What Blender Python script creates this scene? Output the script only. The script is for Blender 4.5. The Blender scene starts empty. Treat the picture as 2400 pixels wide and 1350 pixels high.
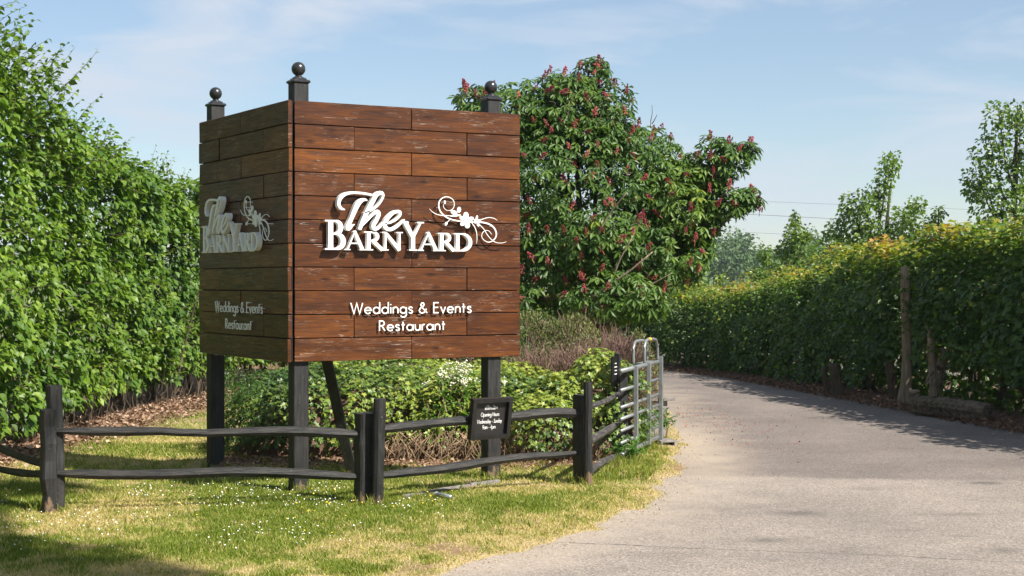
import bpy, math, random
import numpy as np
from mathutils import Vector, Matrix

random.seed(5)
rng = np.random.default_rng(11)
scene = bpy.context.scene
COL = scene.collection
R = math.radians

# ------------------------------------------------------------------ camera
CAM_H, FPX, HORIZON = 2.02, 3710.0, 664.0        # eye height (m), focal length and horizon row of the 2400 px photograph
cam_data = bpy.data.cameras.new('camera')
cam_data.sensor_width = 36.0
cam_data.lens = 36.0 * FPX / 2400.0
cam_data.shift_y = -(675.0 - HORIZON) / 2400.0
cam_data.clip_start, cam_data.clip_end = 0.1, 6000.0
cam = bpy.data.objects.new('camera', cam_data)
cam.location = (0, 0, CAM_H)
cam.rotation_euler = (R(90), 0, 0)
COL.objects.link(cam)
scene.camera = cam

# ------------------------------------------------------------------ sky and sun
SUN_AZ = R(-36.0)      # direction towards the sun, angle from +X
SUN_EL = R(46.0)
world = bpy.data.worlds.new('World')
scene.world = world
world.use_nodes = True
wt = world.node_tree
wt.nodes.clear()
wo = wt.nodes.new('ShaderNodeOutputWorld')
bg = wt.nodes.new('ShaderNodeBackground')
sky = wt.nodes.new('ShaderNodeTexSky')
sky.sky_type = 'NISHITA'
sky.sun_disc = False
sky.sun_elevation = SUN_EL
sky.sun_rotation = R(90) - SUN_AZ
sky.air_density, sky.dust_density, sky.ozone_density = 1.0, 0.25, 3.0
tc = wt.nodes.new('ShaderNodeTexCoord')
mp = wt.nodes.new('ShaderNodeMapping')
mp.inputs['Rotation'].default_value = (0.0, R(-9), R(12))
mp.inputs['Scale'].default_value = (2.6, 1.0, 12.0)
n1 = wt.nodes.new('ShaderNodeTexNoise')
n1.inputs['Scale'].default_value = 2.4
n1.inputs['Detail'].default_value = 7.0
n1.inputs['Roughness'].default_value = 0.52
n1.inputs['Distortion'].default_value = 0.5
cr = wt.nodes.new('ShaderNodeValToRGB')
cr.color_ramp.elements[0].position, cr.color_ramp.elements[0].color = 0.44, (0.18, 0.18, 0.18, 1)
cr.color_ramp.elements[1].position, cr.color_ramp.elements[1].color = 0.66, (0.90, 0.90, 0.90, 1)
mx = wt.nodes.new('ShaderNodeMix')
mx.data_type = 'RGBA'
mx.inputs[7].default_value = (5.2, 5.75, 6.55, 1)
wt.links.new(tc.outputs['Generated'], mp.inputs['Vector'])
wt.links.new(mp.outputs[0], n1.inputs['Vector'])
wt.links.new(n1.outputs['Fac'], cr.inputs[0])
wt.links.new(cr.outputs[0], mx.inputs[0])
wt.links.new(sky.outputs[0], mx.inputs[6])
wt.links.new(mx.outputs[2], bg.inputs['Color'])
bg.inputs['Strength'].default_value = 0.068
wt.links.new(bg.outputs[0], wo.inputs['Surface'])

sun_dir = Vector((math.cos(SUN_AZ) * math.cos(SUN_EL), math.sin(SUN_AZ) * math.cos(SUN_EL), math.sin(SUN_EL)))
sun_data = bpy.data.lights.new('sun', 'SUN')
sun_data.energy = 5.0
sun_data.angle = R(0.53)
sun_data.color = (1.0, 0.945, 0.86)
sun = bpy.data.objects.new('sun', sun_data)
sun.rotation_euler = sun_dir.to_track_quat('Z', 'Y').to_euler()
sun.location = (10, -10, 20)
COL.objects.link(sun)

scene.view_settings.view_transform = 'Standard'
scene.view_settings.look = 'None'
scene.view_settings.gamma = 1.0
scene.view_settings.use_curve_mapping = False
scene.view_settings.exposure = 0.95
scene.render.engine = 'CYCLES'
scene.cycles.use_denoising = True
scene.cycles.max_bounces = 8
scene.cycles.transparent_max_bounces = 8

# ------------------------------------------------------------------ helpers
def gp(px, py):
    """the ground point seen at a photo position"""
    Y = CAM_H * FPX / (py - HORIZON)
    return ((px - 1200.0) / FPX * Y, Y)

def at(px, py, Y):
    return np.array([(px - 1200.0) / FPX * Y, Y, CAM_H - (py - HORIZON) / FPX * Y])

TAB = rng.random((64, 64, 64))
def vnoise(p, sc=1.0, off=0.0):
    p = np.asarray(p, float)
    if p.shape[1] == 2:
        p = np.c_[p, np.zeros(len(p))]
    q = p * sc + off + 100.0
    i = np.floor(q).astype(int)
    f = q - i
    f = f * f * (3 - 2 * f)
    i0, i1 = i % 64, (i + 1) % 64
    def g(a, b, c):
        return TAB[a, b, c]
    x0, y0, z0 = i0.T; x1, y1, z1 = i1.T
    fx, fy, fz = f.T
    a = g(x0, y0, z0) * (1 - fx) + g(x1, y0, z0) * fx
    b = g(x0, y1, z0) * (1 - fx) + g(x1, y1, z0) * fx
    c = g(x0, y0, z1) * (1 - fx) + g(x1, y0, z1) * fx
    d = g(x0, y1, z1) * (1 - fx) + g(x1, y1, z1) * fx
    return (a * (1 - fy) + b * fy) * (1 - fz) + (c * (1 - fy) + d * fy) * fz

def fbm(p, sc, off=0.0, oct=3):
    s, w, t = 0, 1.0, 0
    for k in range(oct):
        s = s + w * vnoise(p, sc * 2 ** k, off + 7.3 * k)
        t += w
        w *= 0.5
    return s / t

def unit(a):
    return a / np.maximum(np.linalg.norm(a, axis=1, keepdims=True), 1e-9)

def np_mesh(name, V, F, mat, attrs=None, smooth=False):
    """V (n,3); F a list of (m,k) index arrays or one array"""
    if not isinstance(F, list):
        F = [F]
    F = [np.asarray(f, np.int32) for f in F if len(f)]
    me = bpy.data.meshes.new(name)
    V = np.asarray(V, np.float32)
    me.vertices.add(len(V))
    me.vertices.foreach_set('co', V.ravel())
    idx = np.concatenate([f.ravel() for f in F])
    tot = np.concatenate([np.full(len(f), f.shape[1], np.int32) for f in F])
    me.loops.add(len(idx))
    me.loops.foreach_set('vertex_index', idx)
    me.polygons.add(len(tot))
    me.polygons.foreach_set('loop_start', np.r_[0, np.cumsum(tot)[:-1]].astype(np.int32))
    me.polygons.foreach_set('use_smooth', np.full(len(tot), bool(smooth)))
    for k, a in (attrs or {}).items():
        at_ = me.attributes.new(k, 'FLOAT', 'POINT')
        at_.data.foreach_set('value', np.asarray(a, np.float32))
    me.update(calc_edges=True)
    me.validate()
    if mat:
        me.materials.append(mat)
    return me

def link(o, parent=None):
    COL.objects.link(o)
    if parent is not None:
        o.parent = parent
    return o

def root_loc(o):
    while o.parent is not None:
        o = o.parent
    return np.array(o.location)

def tag(o, label=None, cat=None, group=None, kind=None):
    if label: o['label'] = label
    if cat: o['category'] = cat
    if group: o['group'] = group
    if kind: o['kind'] = kind
    return o

def thing(name, loc, label, cat, group=None):
    o = bpy.data.objects.new(name, None)
    o.location = loc
    o.empty_display_size = 0.2
    link(o)
    return tag(o, label, cat, group)

def part(name, V, F, mat, parent=None, attrs=None, smooth=False, label=None, kind=None):
    """a mesh given in world coordinates, stored relative to its thing"""
    V = np.asarray(V, float)
    if parent is not None:
        V = V - root_loc(parent)
    o = bpy.data.objects.new(name, np_mesh(name, V, F, mat, attrs, smooth))
    link(o, parent)
    if label: o['label'] = label
    if kind: o['kind'] = kind
    return o

class MB:
    """collects vertices and faces"""
    def __init__(self):
        self.v, self.f3, self.f4, self.n = [], [], [], 0
    def add(self, V, F):
        V = np.asarray(V, float)
        F = np.asarray(F, int)
        if F.size:
            (self.f3 if F.shape[1] == 3 else self.f4).append(F + self.n)
        return self
    def put(self, V, F3=None, F4=None):
        V = np.asarray(V, float)
        if F3 is not None and len(F3): self.f3.append(np.asarray(F3, int) + self.n)
        if F4 is not None and len(F4): self.f4.append(np.asarray(F4, int) + self.n)
        self.v.append(V); self.n += len(V)
    def get(self):
        F = []
        if self.f3: F.append(np.concatenate(self.f3))
        if self.f4: F.append(np.concatenate(self.f4))
        return np.concatenate(self.v), F
    def part(self, name, mat, parent=None, **kw):
        V, F = self.get()
        return part(name, V, F, mat, parent, **kw)

def sweep(mb, path, radii, k=6, squash=1.0, prof=None, up=(0, 0, 1), caps=True, jitter=0.0):
    """a tube along a path; radii per station; prof = (K,2) unit cross-section"""
    P = np.asarray(path, float)
    n = len(P)
    r = np.broadcast_to(np.asarray(radii, float), (n,))
    T = np.gradient(P, axis=0)
    T = unit(T)
    up = np.asarray(up, float)
    if prof is None:
        a = np.arange(k) * 2 * math.pi / k
        prof = np.c_[np.cos(a), np.sin(a) * squash]
    prof = np.asarray(prof, float)
    k = len(prof)
    V = []
    for i in range(n):
        t = T[i]
        u = up if abs(np.dot(t, up)) < 0.94 else np.array([1.0, 0, 0])
        x = np.cross(t, u); x /= np.linalg.norm(x)
        y = np.cross(x, t)
        pr = prof * r[i]
        if jitter:
            pr = pr * (1 + (rng.random((k, 1)) - .5) * jitter)
        V.append(P[i] + pr[:, :1] * x + pr[:, 1:] * y)
    V = np.concatenate(V)
    F = []
    for i in range(n - 1):
        for j in range(k):
            a, b = i * k + j, i * k + (j + 1) % k
            F.append((a, b, b + k, a + k))
    F3 = []
    if caps:
        V = np.vstack([V, P[0], P[-1]])
        for j in range(k):
            F3.append((n * k, (j + 1) % k, j))
            F3.append((n * k + 1, (n - 1) * k + j, (n - 1) * k + (j + 1) % k))
    mb.put(V, F3, F)

def box(mb, c, ux, uy, uz, hx, hy, hz, bevel=0.0):
    """a box from its centre, axes and half sizes; bevelled along the uz edges when asked"""
    c, ux, uy, uz = (np.asarray(a, float) for a in (c, ux, uy, uz))
    if bevel <= 0:
        V = [c + sx * hx * ux + sy * hy * uy + sz * hz * uz for sz in (-1, 1) for sx, sy in ((-1, -1), (1, -1), (1, 1), (-1, 1))]
        F = [(0, 3, 2, 1), (4, 5, 6, 7), (0, 1, 5, 4), (1, 2, 6, 5), (2, 3, 7, 6), (3, 0, 4, 7)]
        mb.put(V, None, F)
    else:
        b = bevel
        o = [(-hx + b, -hy), (hx - b, -hy), (hx, -hy + b), (hx, hy - b), (hx - b, hy), (-hx + b, hy), (-hx, hy - b), (-hx, -hy + b)]
        V, F3, F4 = [], [], []
        for z, s in ((-hz, 1 - b / max(hx, hy)), (-hz + b, 1), (hz - b, 1), (hz, 1 - b / max(hx, hy))):
            for x, y in o:
                V.append(c + s * x * ux + s * y * uy + z * uz)
        for l in range(3):
            for j in range(8):
                F4.append((l * 8 + j, l * 8 + (j + 1) % 8, l * 8 + 8 + (j + 1) % 8, l * 8 + 8 + j))
        for j in range(1, 7):
            F3.append((0, j + 1, j)); F3.append((24, 24 + j, 24 + j + 1))
        mb.put(V, F3, F4)

def interp_path(pts, n):
    """Catmull-Rom through the points, any dimension"""
    P = np.asarray(pts, float)
    m = len(P)
    Q = np.vstack([2 * P[0] - P[1], P, 2 * P[-1] - P[-2]])
    t = np.linspace(0, m - 1 - 1e-6, n)
    i = t.astype(int)
    f = (t - i)[:, None]
    p0, p1, p2, p3 = Q[i], Q[i + 1], Q[i + 2], Q[i + 3]
    return 0.5 * (2 * p1 + (p2 - p0) * f + (2 * p0 - 5 * p1 + 4 * p2 - p3) * f * f + (3 * p1 - p0 - 3 * p2 + p3) * f ** 3)

# ------------------------------------------------------------------ materials
def new_mat(name):
    m = bpy.data.materials.new(name)
    m.use_nodes = True
    t = m.node_tree
    t.nodes.clear()
    out = t.nodes.new('ShaderNodeOutputMaterial')
    b = t.nodes.new('ShaderNodeBsdfPrincipled')
    t.links.new(b.outputs[0], out.inputs['Surface'])
    return m, t, b, out

def ramp(t, stops, fac=None, interp='LINEAR'):
    n = t.nodes.new('ShaderNodeValToRGB')
    e = n.color_ramp.elements
    n.color_ramp.interpolation = interp
    while len(e) < len(stops):
        e.new(0.5)
    for el, (p, c) in zip(e, stops):
        el.position = p
        el.color = (*c, 1) if len(c) == 3 else c
    if fac is not None:
        t.links.new(fac, n.inputs[0])
    return n.outputs[0]

def noise(t, vec, scale, detail=4, rough=0.55, dist=0.0):
    n = t.nodes.new('ShaderNodeTexNoise')
    n.inputs['Scale'].default_value = scale
    n.inputs['Detail'].default_value = detail
    n.inputs['Roughness'].default_value = rough
    n.inputs['Distortion'].default_value = dist
    if vec is not None:
        t.links.new(vec, n.inputs['Vector'])
    return n.outputs['Fac']

def mapped(t, src, scale=(1, 1, 1), loc=(0, 0, 0)):
    n = t.nodes.new('ShaderNodeMapping')
    n.inputs['Scale'].default_value = scale
    n.inputs['Location'].default_value = loc
    t.links.new(src, n.inputs['Vector'])
    return n.outputs[0]

def coord(t, which='Object'):
    return t.nodes.new('ShaderNodeTexCoord').outputs[which]

def attr(t, name):
    n = t.nodes.new('ShaderNodeAttribute')
    n.attribute_name = name
    return n.outputs['Fac']

def mixc(t, fac, a, b, mode='MIX'):
    n = t.nodes.new('ShaderNodeMix')
    n.data_type = 'RGBA'
    n.blend_type = mode
    for s, v in ((0, fac), (6, a), (7, b)):
        if isinstance(v, (int, float)):
            n.inputs[s].default_value = v
        elif isinstance(v, tuple):
            n.inputs[s].default_value = (*v, 1)
        else:
            t.links.new(v, n.inputs[s])
    return n.outputs[2]

def bump(t, b, h, strength=0.3, dist=0.02):
    n = t.nodes.new('ShaderNodeBump')
    n.inputs['Strength'].default_value = strength
    n.inputs['Distance'].default_value = dist
    t.links.new(h, n.inputs['Height'])
    t.links.new(n.outputs[0], b.inputs['Normal'])

def leaf_mat(name, stops, trans=0.35, rough=0.42, tr_boost=(1.25, 1.3, 0.6), spec=0.5):
    m, t, b, out = new_mat(name)
    c = ramp(t, stops, attr(t, 'tint'))
    t.links.new(c, b.inputs['Base Color'])
    b.inputs['Roughness'].default_value = rough
    b.inputs['Specular IOR Level'].default_value = spec
    if trans > 0:
        tr = t.nodes.new('ShaderNodeBsdfTranslucent')
        t.links.new(mixc(t, 1.0, c, tr_boost, 'MULTIPLY'), tr.inputs['Color'])
        ms = t.nodes.new('ShaderNodeMixShader')
        ms.inputs[0].default_value = trans
        t.links.new(b.outputs[0], ms.inputs[1])
        t.links.new(tr.outputs[0], ms.inputs[2])
        t.links.new(ms.outputs[0], out.inputs['Surface'])
    return m

def flat_mat(name, c, rough=0.6, metal=0.0, spec=0.5, var=0.0, nscale=20, bstr=0.0, bscale=60):
    m, t, b, out = new_mat(name)
    b.inputs['Roughness'].default_value = rough
    b.inputs['Metallic'].default_value = metal
    b.inputs['Specular IOR Level'].default_value = spec
    if var > 0:
        v = coord(t)
        d = tuple(x * (1 - var) for x in c)
        l = tuple(min(1, x * (1 + var)) for x in c)
        t.links.new(ramp(t, [(0.3, d), (0.7, l)], noise(t, v, nscale, 5)), b.inputs['Base Color'])
        if bstr: bump(t, b, noise(t, v, bscale, 4), bstr, 0.01)
    else:
        b.inputs['Base Color'].default_value = (*c, 1)
    return m

# stained, varnished scaffold boards; object X runs along the board
def plank_material():
    m, t, b, out = new_mat('stained_wood')
    oi = t.nodes.new('ShaderNodeObjectInfo')
    off = t.nodes.new('ShaderNodeVectorMath'); off.operation = 'MULTIPLY_ADD'
    cmb = t.nodes.new('ShaderNodeCombineXYZ')
    for k in range(3): t.links.new(oi.outputs['Random'], cmb.inputs[k])
    t.links.new(cmb.outputs[0], off.inputs[0])
    off.inputs[1].default_value = (37.0, 91.0, 53.0)
    t.links.new(coord(t), off.inputs[2])
    v = off.outputs[0]
    grain = noise(t, mapped(t, v, (1.3, 9, 22)), 2.2, 8, 0.62, 1.1)
    broad = noise(t, mapped(t, v, (0.9, 3, 4.5)), 1.6, 4, 0.5, 0.8)
    base = ramp(t, [(0.24, (0.028, 0.0085, 0.0032)), (0.42, (0.072, 0.0230, 0.0062)), (0.58, (0.118, 0.0390, 0.0085)), (0.78, (0.190, 0.072, 0.0130))], grain)
    tone = ramp(t, [(0.3, (0.55, 0.50, 0.46)), (0.55, (1.0, 0.95, 0.9)), (0.75, (1.25, 1.2, 1.05))], broad)
    c = mixc(t, 1.0, base, tone, 'MULTIPLY')
    pr = ramp(t, [(0.0, (0.72, 0.69, 0.70)), (0.4, (0.84, 0.83, 0.84)), (0.75, (0.95, 0.95, 0.90)), (1.0, (1.24, 1.24, 1.0))], oi.outputs['Random'])
    c = mixc(t, 1.0, c, pr, 'MULTIPLY')
    # knots
    vo = t.nodes.new('ShaderNodeTexVoronoi')
    vo.inputs['Scale'].default_value = 1.0
    t.links.new(mapped(t, v, (2.3, 2.0, 7.0)), vo.inputs['Vector'])
    kn = ramp(t, [(0.05, (1, 1, 1)), (0.17, (0, 0, 0))], vo.outputs['Distance'])
    c = mixc(t, kn, c, mixc(t, 1.0, c, (0.34, 0.30, 0.30), 'MULTIPLY'))
    # worn raised grain gone pale, with sun glints painted into the same flecks
    fl = noise(t, mapped(t, v, (9, 60, 130)), 1.6, 3, 0.6, 0.4)
    area = noise(t, mapped(t, v, (1.1, 2, 3.2), (5, 2, 9)), 1.7, 3)
    s = t.nodes.new('ShaderNodeMath'); s.operation = 'MULTIPLY_ADD'
    t.links.new(area, s.inputs[0]); s.inputs[1].default_value = 0.55
    t.links.new(fl, s.inputs[2])
    wear_glints = ramp(t, [(0.985, (0, 0, 0)), (1.08, (0.5, 0.5, 0.5))], s.outputs[0])
    c = mixc(t, wear_glints, c, (0.36, 0.27, 0.21))
    # long pale cracks along the grain
    ck = noise(t, mapped(t, v, (1.4, 3, 55)), 1.1, 2, 0.5, 0.2)
    crack = ramp(t, [(0.488, (0, 0, 0)), (0.4985, (0.9, 0.9, 0.9)), (0.509, (0, 0, 0))], ck)
    sp = ramp(t, [(0.53, (0, 0, 0)), (0.62, (1, 1, 1))], noise(t, mapped(t, v, (2.2, 2, 6), (3, 3, 3)), 1.9, 3))
    c = mixc(t, mixc(t, 1.0, crack, sp, 'MULTIPLY'), c, (0.46, 0.37, 0.30))
    t.links.new(c, b.inputs['Base Color'])
    t.links.new(ramp(t, [(0.3, (0.5,) * 3), (0.7, (0.28,) * 3)], grain), b.inputs['Roughness'])
    b.inputs['Specular IOR Level'].default_value = 0.32
    bump(t, b, mixc(t, 0.35, grain, fl), 0.35, 0.006)
    return m

def black_wood_material(name, c0, c1, dirt=True, speck=0.75):
    m, t, b, out = new_mat(name)
    v = coord(t)
    g = noise(t, mapped(t, v, (30, 30, 3.0) if dirt else (4, 4, 34)), 1.4, 6, 0.65)
    c = ramp(t, [(0.36, c0), (0.62, c1)], g)
    bl = noise(t, v, 5.0, 4, 0.6)
    c = mixc(t, 1.0, c, ramp(t, [(0.35, (0.6, 0.6, 0.6)), (0.7, (1.5, 1.45, 1.38))], bl), 'MULTIPLY')
    fl = noise(t, v, 75, 2, 0.5)
    sp = ramp(t, [(speck - 0.03, (0, 0, 0)), (speck + 0.03, (1, 1, 1))], fl)
    c = mixc(t, sp, c, (0.26, 0.24, 0.19))
    if dirt:
        sep = t.nodes.new('ShaderNodeSeparateXYZ')
        gm = t.nodes.new('ShaderNodeNewGeometry')
        t.links.new(gm.outputs['Position'], sep.inputs[0])
        a = t.nodes.new('ShaderNodeMath'); a.operation = 'MULTIPLY_ADD'
        t.links.new(noise(t, mapped(t, gm.outputs['Position'], (9, 9, 5)), 1.3, 4), a.inputs[0])
        a.inputs[1].default_value = -0.55
        t.links.new(sep.outputs[2], a.inputs[2])
        lo = ramp(t, [(0.0, (1, 1, 1)), (0.03, (0, 0, 0))], None)
        ad = t.nodes.new('ShaderNodeMath'); ad.operation = 'ADD'
        t.links.new(a.outputs[0], ad.inputs[0]); ad.inputs[1].default_value = 0.20
        t.links.new(ad.outputs[0], lo.node.inputs[0])
        c = mixc(t, lo, c, (0.15, 0.10, 0.058))
    t.links.new(c, b.inputs['Base Color'])
    b.inputs['Roughness'].default_value = 0.62
    bump(t, b, g, 0.8, 0.010)
    return m

M_PLANK = plank_material()
M_POST = black_wood_material('black_stained_timber', (0.004, 0.004, 0.004), (0.024, 0.0225, 0.0215))
M_RAIL = black_wood_material('black_cleft_rail', (0.004, 0.004, 0.004), (0.028, 0.026, 0.023), dirt=False, speck=0.78)
M_GREYRAIL = black_wood_material('weathered_grey_rail', (0.022, 0.02, 0.019), (0.085, 0.078, 0.074), dirt=False)
M_BLACK = flat_mat('black_paint', (0.012, 0.0115, 0.0115), 0.35, 0, 0.5, 0.35, 18, 0.15, 90)
M_BALL = flat_mat('black_gloss_metal', (0.02, 0.02, 0.021), 0.28, 0, 0.6, 0.3, 9)
M_BOARD = flat_mat('charcoal_sign_face', (0.018, 0.0155, 0.0155), 0.5)
M_WHITE = flat_mat('white_letter_paint', (0.80, 0.79, 0.76), 0.45, 0, 0.4, 0.05, 6)
M_PRINT = flat_mat('white_print', (0.78, 0.77, 0.75), 0.6)
M_GALV = flat_mat('galvanised_steel', (0.22, 0.232, 0.228), 0.42, 0.35, 0.5, 0.22, 7, 0.1, 120)
M_YELLOW = flat_mat('yellow_tape', (0.75, 0.52, 0.02), 0.5)
M_GREYWOOD = flat_mat('weathered_grey_wood', (0.20, 0.18, 0.165), 0.8, 0, 0.3, 0.45, 12, 0.5, 40)
M_ALU = flat_mat('bare_aluminium', (0.75, 0.75, 0.74), 0.28, 0.9, 0.5, 0.05, 8)

def bark_mat(name, dark, light, sc=(9, 9, 1.6), bs=0.8):
    m, t, b, out = new_mat(name)
    v = coord(t)
    g = noise(t, mapped(t, v, sc), 2.0, 7, 0.65, 0.4)
    c = ramp(t, [(0.28, dark), (0.72, light)], g)
    b2 = ramp(t, [(0.35, (0.6, 0.62, 0.55)), (0.65, (1.1, 1.08, 1.05))], noise(t, v, 1.8, 3))
    t.links.new(mixc(t, 1.0, c, b2, 'MULTIPLY'), b.inputs['Base Color'])
    b.inputs['Roughness'].default_value = 0.9
    b.inputs['Specular IOR Level'].default_value = 0.2
    bump(t, b, g, bs, 0.02)
    return m

M_BARK = bark_mat('brown_bark', (0.045, 0.032, 0.022), (0.16, 0.125, 0.09))
M_PALEBARK = bark_mat('bare_pale_wood', (0.13, 0.095, 0.065), (0.42, 0.335, 0.25), (12, 12, 1.2))
M_LOG = bark_mat('rotting_log_bark', (0.035, 0.027, 0.02), (0.26, 0.21, 0.16), (1.5, 10, 10), 1.0)
M_TWIG = flat_mat('twig_wood', (0.10, 0.075, 0.05), 0.8, 0, 0.2, 0.4, 5)
M_VINE = flat_mat('dry_vine_stem', (0.26, 0.18, 0.11), 0.85, 0, 0.2, 0.45, 6)
M_HEATH = flat_mat('dead_heather_twig', (0.20, 0.125, 0.10), 0.85, 0, 0.2, 0.4, 3)

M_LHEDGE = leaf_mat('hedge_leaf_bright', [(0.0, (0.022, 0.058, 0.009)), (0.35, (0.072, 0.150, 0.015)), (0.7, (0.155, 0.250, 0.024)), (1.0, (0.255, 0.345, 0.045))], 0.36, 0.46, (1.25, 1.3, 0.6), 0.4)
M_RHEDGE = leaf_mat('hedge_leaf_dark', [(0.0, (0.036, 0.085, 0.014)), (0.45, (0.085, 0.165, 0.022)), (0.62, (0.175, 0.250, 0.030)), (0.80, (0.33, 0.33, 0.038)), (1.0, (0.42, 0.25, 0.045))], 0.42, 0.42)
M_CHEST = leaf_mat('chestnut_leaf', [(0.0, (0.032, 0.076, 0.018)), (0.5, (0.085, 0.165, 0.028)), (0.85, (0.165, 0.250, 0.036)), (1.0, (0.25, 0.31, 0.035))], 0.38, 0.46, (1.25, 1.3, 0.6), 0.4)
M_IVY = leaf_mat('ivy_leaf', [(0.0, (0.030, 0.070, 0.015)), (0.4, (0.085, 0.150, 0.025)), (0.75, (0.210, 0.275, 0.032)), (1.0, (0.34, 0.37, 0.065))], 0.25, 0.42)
M_HEBE = leaf_mat('small_shrub_leaf', [(0.0, (0.065, 0.085, 0.022)), (0.6, (0.145, 0.175, 0.045)), (1.0, (0.24, 0.25, 0.06))], 0.25, 0.5)
M_WEED = leaf_mat('weed_leaf', [(0.0, (0.05, 0.13, 0.02)), (1.0, (0.12, 0.26, 0.035))], 0.35, 0.5)
M_POPLAR = leaf_mat('poplar_leaf', [(0.0, (0.055, 0.110, 0.018)), (0.6, (0.130, 0.215, 0.030)), (1.0, (0.22, 0.29, 0.045))], 0.35, 0.35)
M_WOODS = leaf_mat('distant_tree_leaf', [(0.0, (0.035, 0.075, 0.022)), (0.6, (0.070, 0.130, 0.032)), (1.0, (0.110, 0.185, 0.040))], 0.2, 0.7)
M_GRASS = leaf_mat('grass_blade', [(0.0, (0.105, 0.165, 0.019)), (0.4, (0.225, 0.270, 0.036)), (0.65, (0.39, 0.360, 0.090)), (1.0, (0.62, 0.49, 0.25))], 0.36, 0.55, (1.2, 1.25, 0.7), 0.25)
M_LITTER = leaf_mat('dry_leaf', [(0.0, (0.09, 0.045, 0.025)), (0.6, (0.26, 0.155, 0.095)), (1.0, (0.50, 0.37, 0.26))], 0.15, 0.7, (1, 1, 1), 0.2)
M_DAISY = flat_mat('daisy_white', (0.80, 0.80, 0.76), 0.6)
M_DANDY = flat_mat('dandelion_yellow', (0.75, 0.48, 0.02), 0.6)
M_CRESS = flat_mat('cream_flower', (0.58, 0.60, 0.42), 0.7, 0, 0.2, 0.2, 30)
M_PINK = leaf_mat('chestnut_flower', [(0.0, (0.16, 0.028, 0.032)), (0.5, (0.30, 0.040, 0.060)), (0.75, (0.38, 0.085, 0.085)), (1.0, (0.36, 0.17, 0.06))], 0.2, 0.6, (1, 1, 1), 0.2)
M_PETAL = leaf_mat('fallen_petal', [(0.0, (0.16, 0.02, 0.02)), (1.0, (0.40, 0.07, 0.06))], 0.1, 0.7, (1, 1, 1), 0.2)
M_CABLE = flat_mat('cable_black', (0.10, 0.10, 0.11), 0.6)

# ------------------------------------------------------------------ the ground, the road and the lawn
EDGE_Y = [3, 8.0, 9.3, 10.92, 11.78, 12.57, 13.7, 15.1, 18.0, 19.9, 23.3, 28.2, 31.0, 34.0, 36.0, 40.0]
EDGE_X = [-20, -8.0, -3.0, -0.56, 0.0, 0.44, 1.03, 1.40, 1.86, 2.12, 2.33, 2.6, 2.5, 1.6, 0.0, -8.0]
def road_left(Y):
    return np.interp(Y, EDGE_Y, EDGE_X)
RH = np.array([(9.8, 11.0), (8.9, 15.5), (8.0, 18.5), (7.15, 22.0), (6.65, 25.0), (5.95, 29.0), (5.05, 33.5), (4.25, 36.3), (3.2, 37.9), (1.5, 38.8), (-2.0, 39.3), (-7.0, 39.5)])
RV_Y = RH[:9, 1]; RV_X = RH[:9, 0]
def road_right(Y):
    return np.interp(Y, RV_Y, RV_X) - 0.42
LH = np.array([(-6.9, 13.0), (-6.35, 16.0), (-5.95, 19.4), (-5.75, 23.3), (-5.35, 27.4), (-4.7, 31.0), (-3.6, 35.0)])
def lhedge_x(Y):
    return np.interp(Y, LH[:, 1], LH[:, 0])

def grid(x0, x1, y0, y1, st):
    xs = np.arange(x0, x1 + st / 2, st); ys = np.arange(y0, y1 + st / 2, st)
    X, Y = np.meshgrid(xs, ys)
    nx = len(xs)
    i = (np.arange(len(ys) - 1)[:, None] * nx + np.arange(nx - 1)[None, :]).ravel()
    return X.ravel(), Y.ravel(), np.c_[i, i + 1, i + 1 + nx, i + nx]

def lawn_fields(X, Y):
    """edge distance, dryness, bare soil, height"""
    P = np.c_[X, Y]
    wig = (fbm(P, 1.1, 3.0) - 0.5) * 0.36 + (fbm(P, 4.0, 9.0) - 0.5) * 0.16
    d = (road_left(Y) - X) * 0.62 + wig
    patch = fbm(P, 0.85, 20.0, 4)
    fine = fbm(P, 5.0, 31.0, 3)
    dry = np.clip((patch - 0.50) * 3.4 + (fine - 0.5) * 1.5 + 0.22, 0, 1)
    behind = np.clip((Y - 15.6 - 0.1 * X) / 1.6, 0, 1) * np.clip((19.5 - Y) / 2.0, 0, 1)
    dry = np.clip(dry + 0.34 * behind, 0, 1)
    dry = np.maximum(dry, np.clip(1.0 - (d - 0.03) / 0.42 + (fine - 0.5) * 1.3, 0, 1))
    near = np.clip((12.3 - Y) / 1.5, 0, 1)
    dry = np.clip(dry + near * np.clip((fine - .42) * 2.2, 0, .6), 0, 1)
    lit = np.clip(1.0 - (X - lhedge_x(Y) - 0.55) / 0.5 + (fine - 0.5) * 1.8, 0, 1)
    ivy = np.clip(1 - (np.abs(Y - 18.2 + 0.06 * X) - 0.95) / 0.45 + (fine - .5) * 1.6, 0, 1) * np.clip((X + 3.7) / 0.5, 0, 1) * np.clip((1.15 - X) / 0.25, 0, 1)
    bald = np.clip((fbm(P, 1.6, 55.0, 3) - 0.66) * 9, 0, 1)
    dirt = np.maximum(np.maximum(lit, ivy), bald * 0.8)
    h = 0.035 + 0.03 * (fbm(P, 0.6, 70.0) - 0.5) + 0.02 * (fine - 0.5)
    z = np.where(d > 0, h * np.clip(d / 0.35, 0, 1) ** 0.7 + 0.004, -0.05 * np.clip(-d / 0.15, 0, 1) + 0.004)
    return d, dry, dirt, z

def lawn_z(X, Y):
    return lawn_fields(np.atleast_1d(np.asarray(X, float)), np.atleast_1d(np.asarray(Y, float)))[3]

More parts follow.
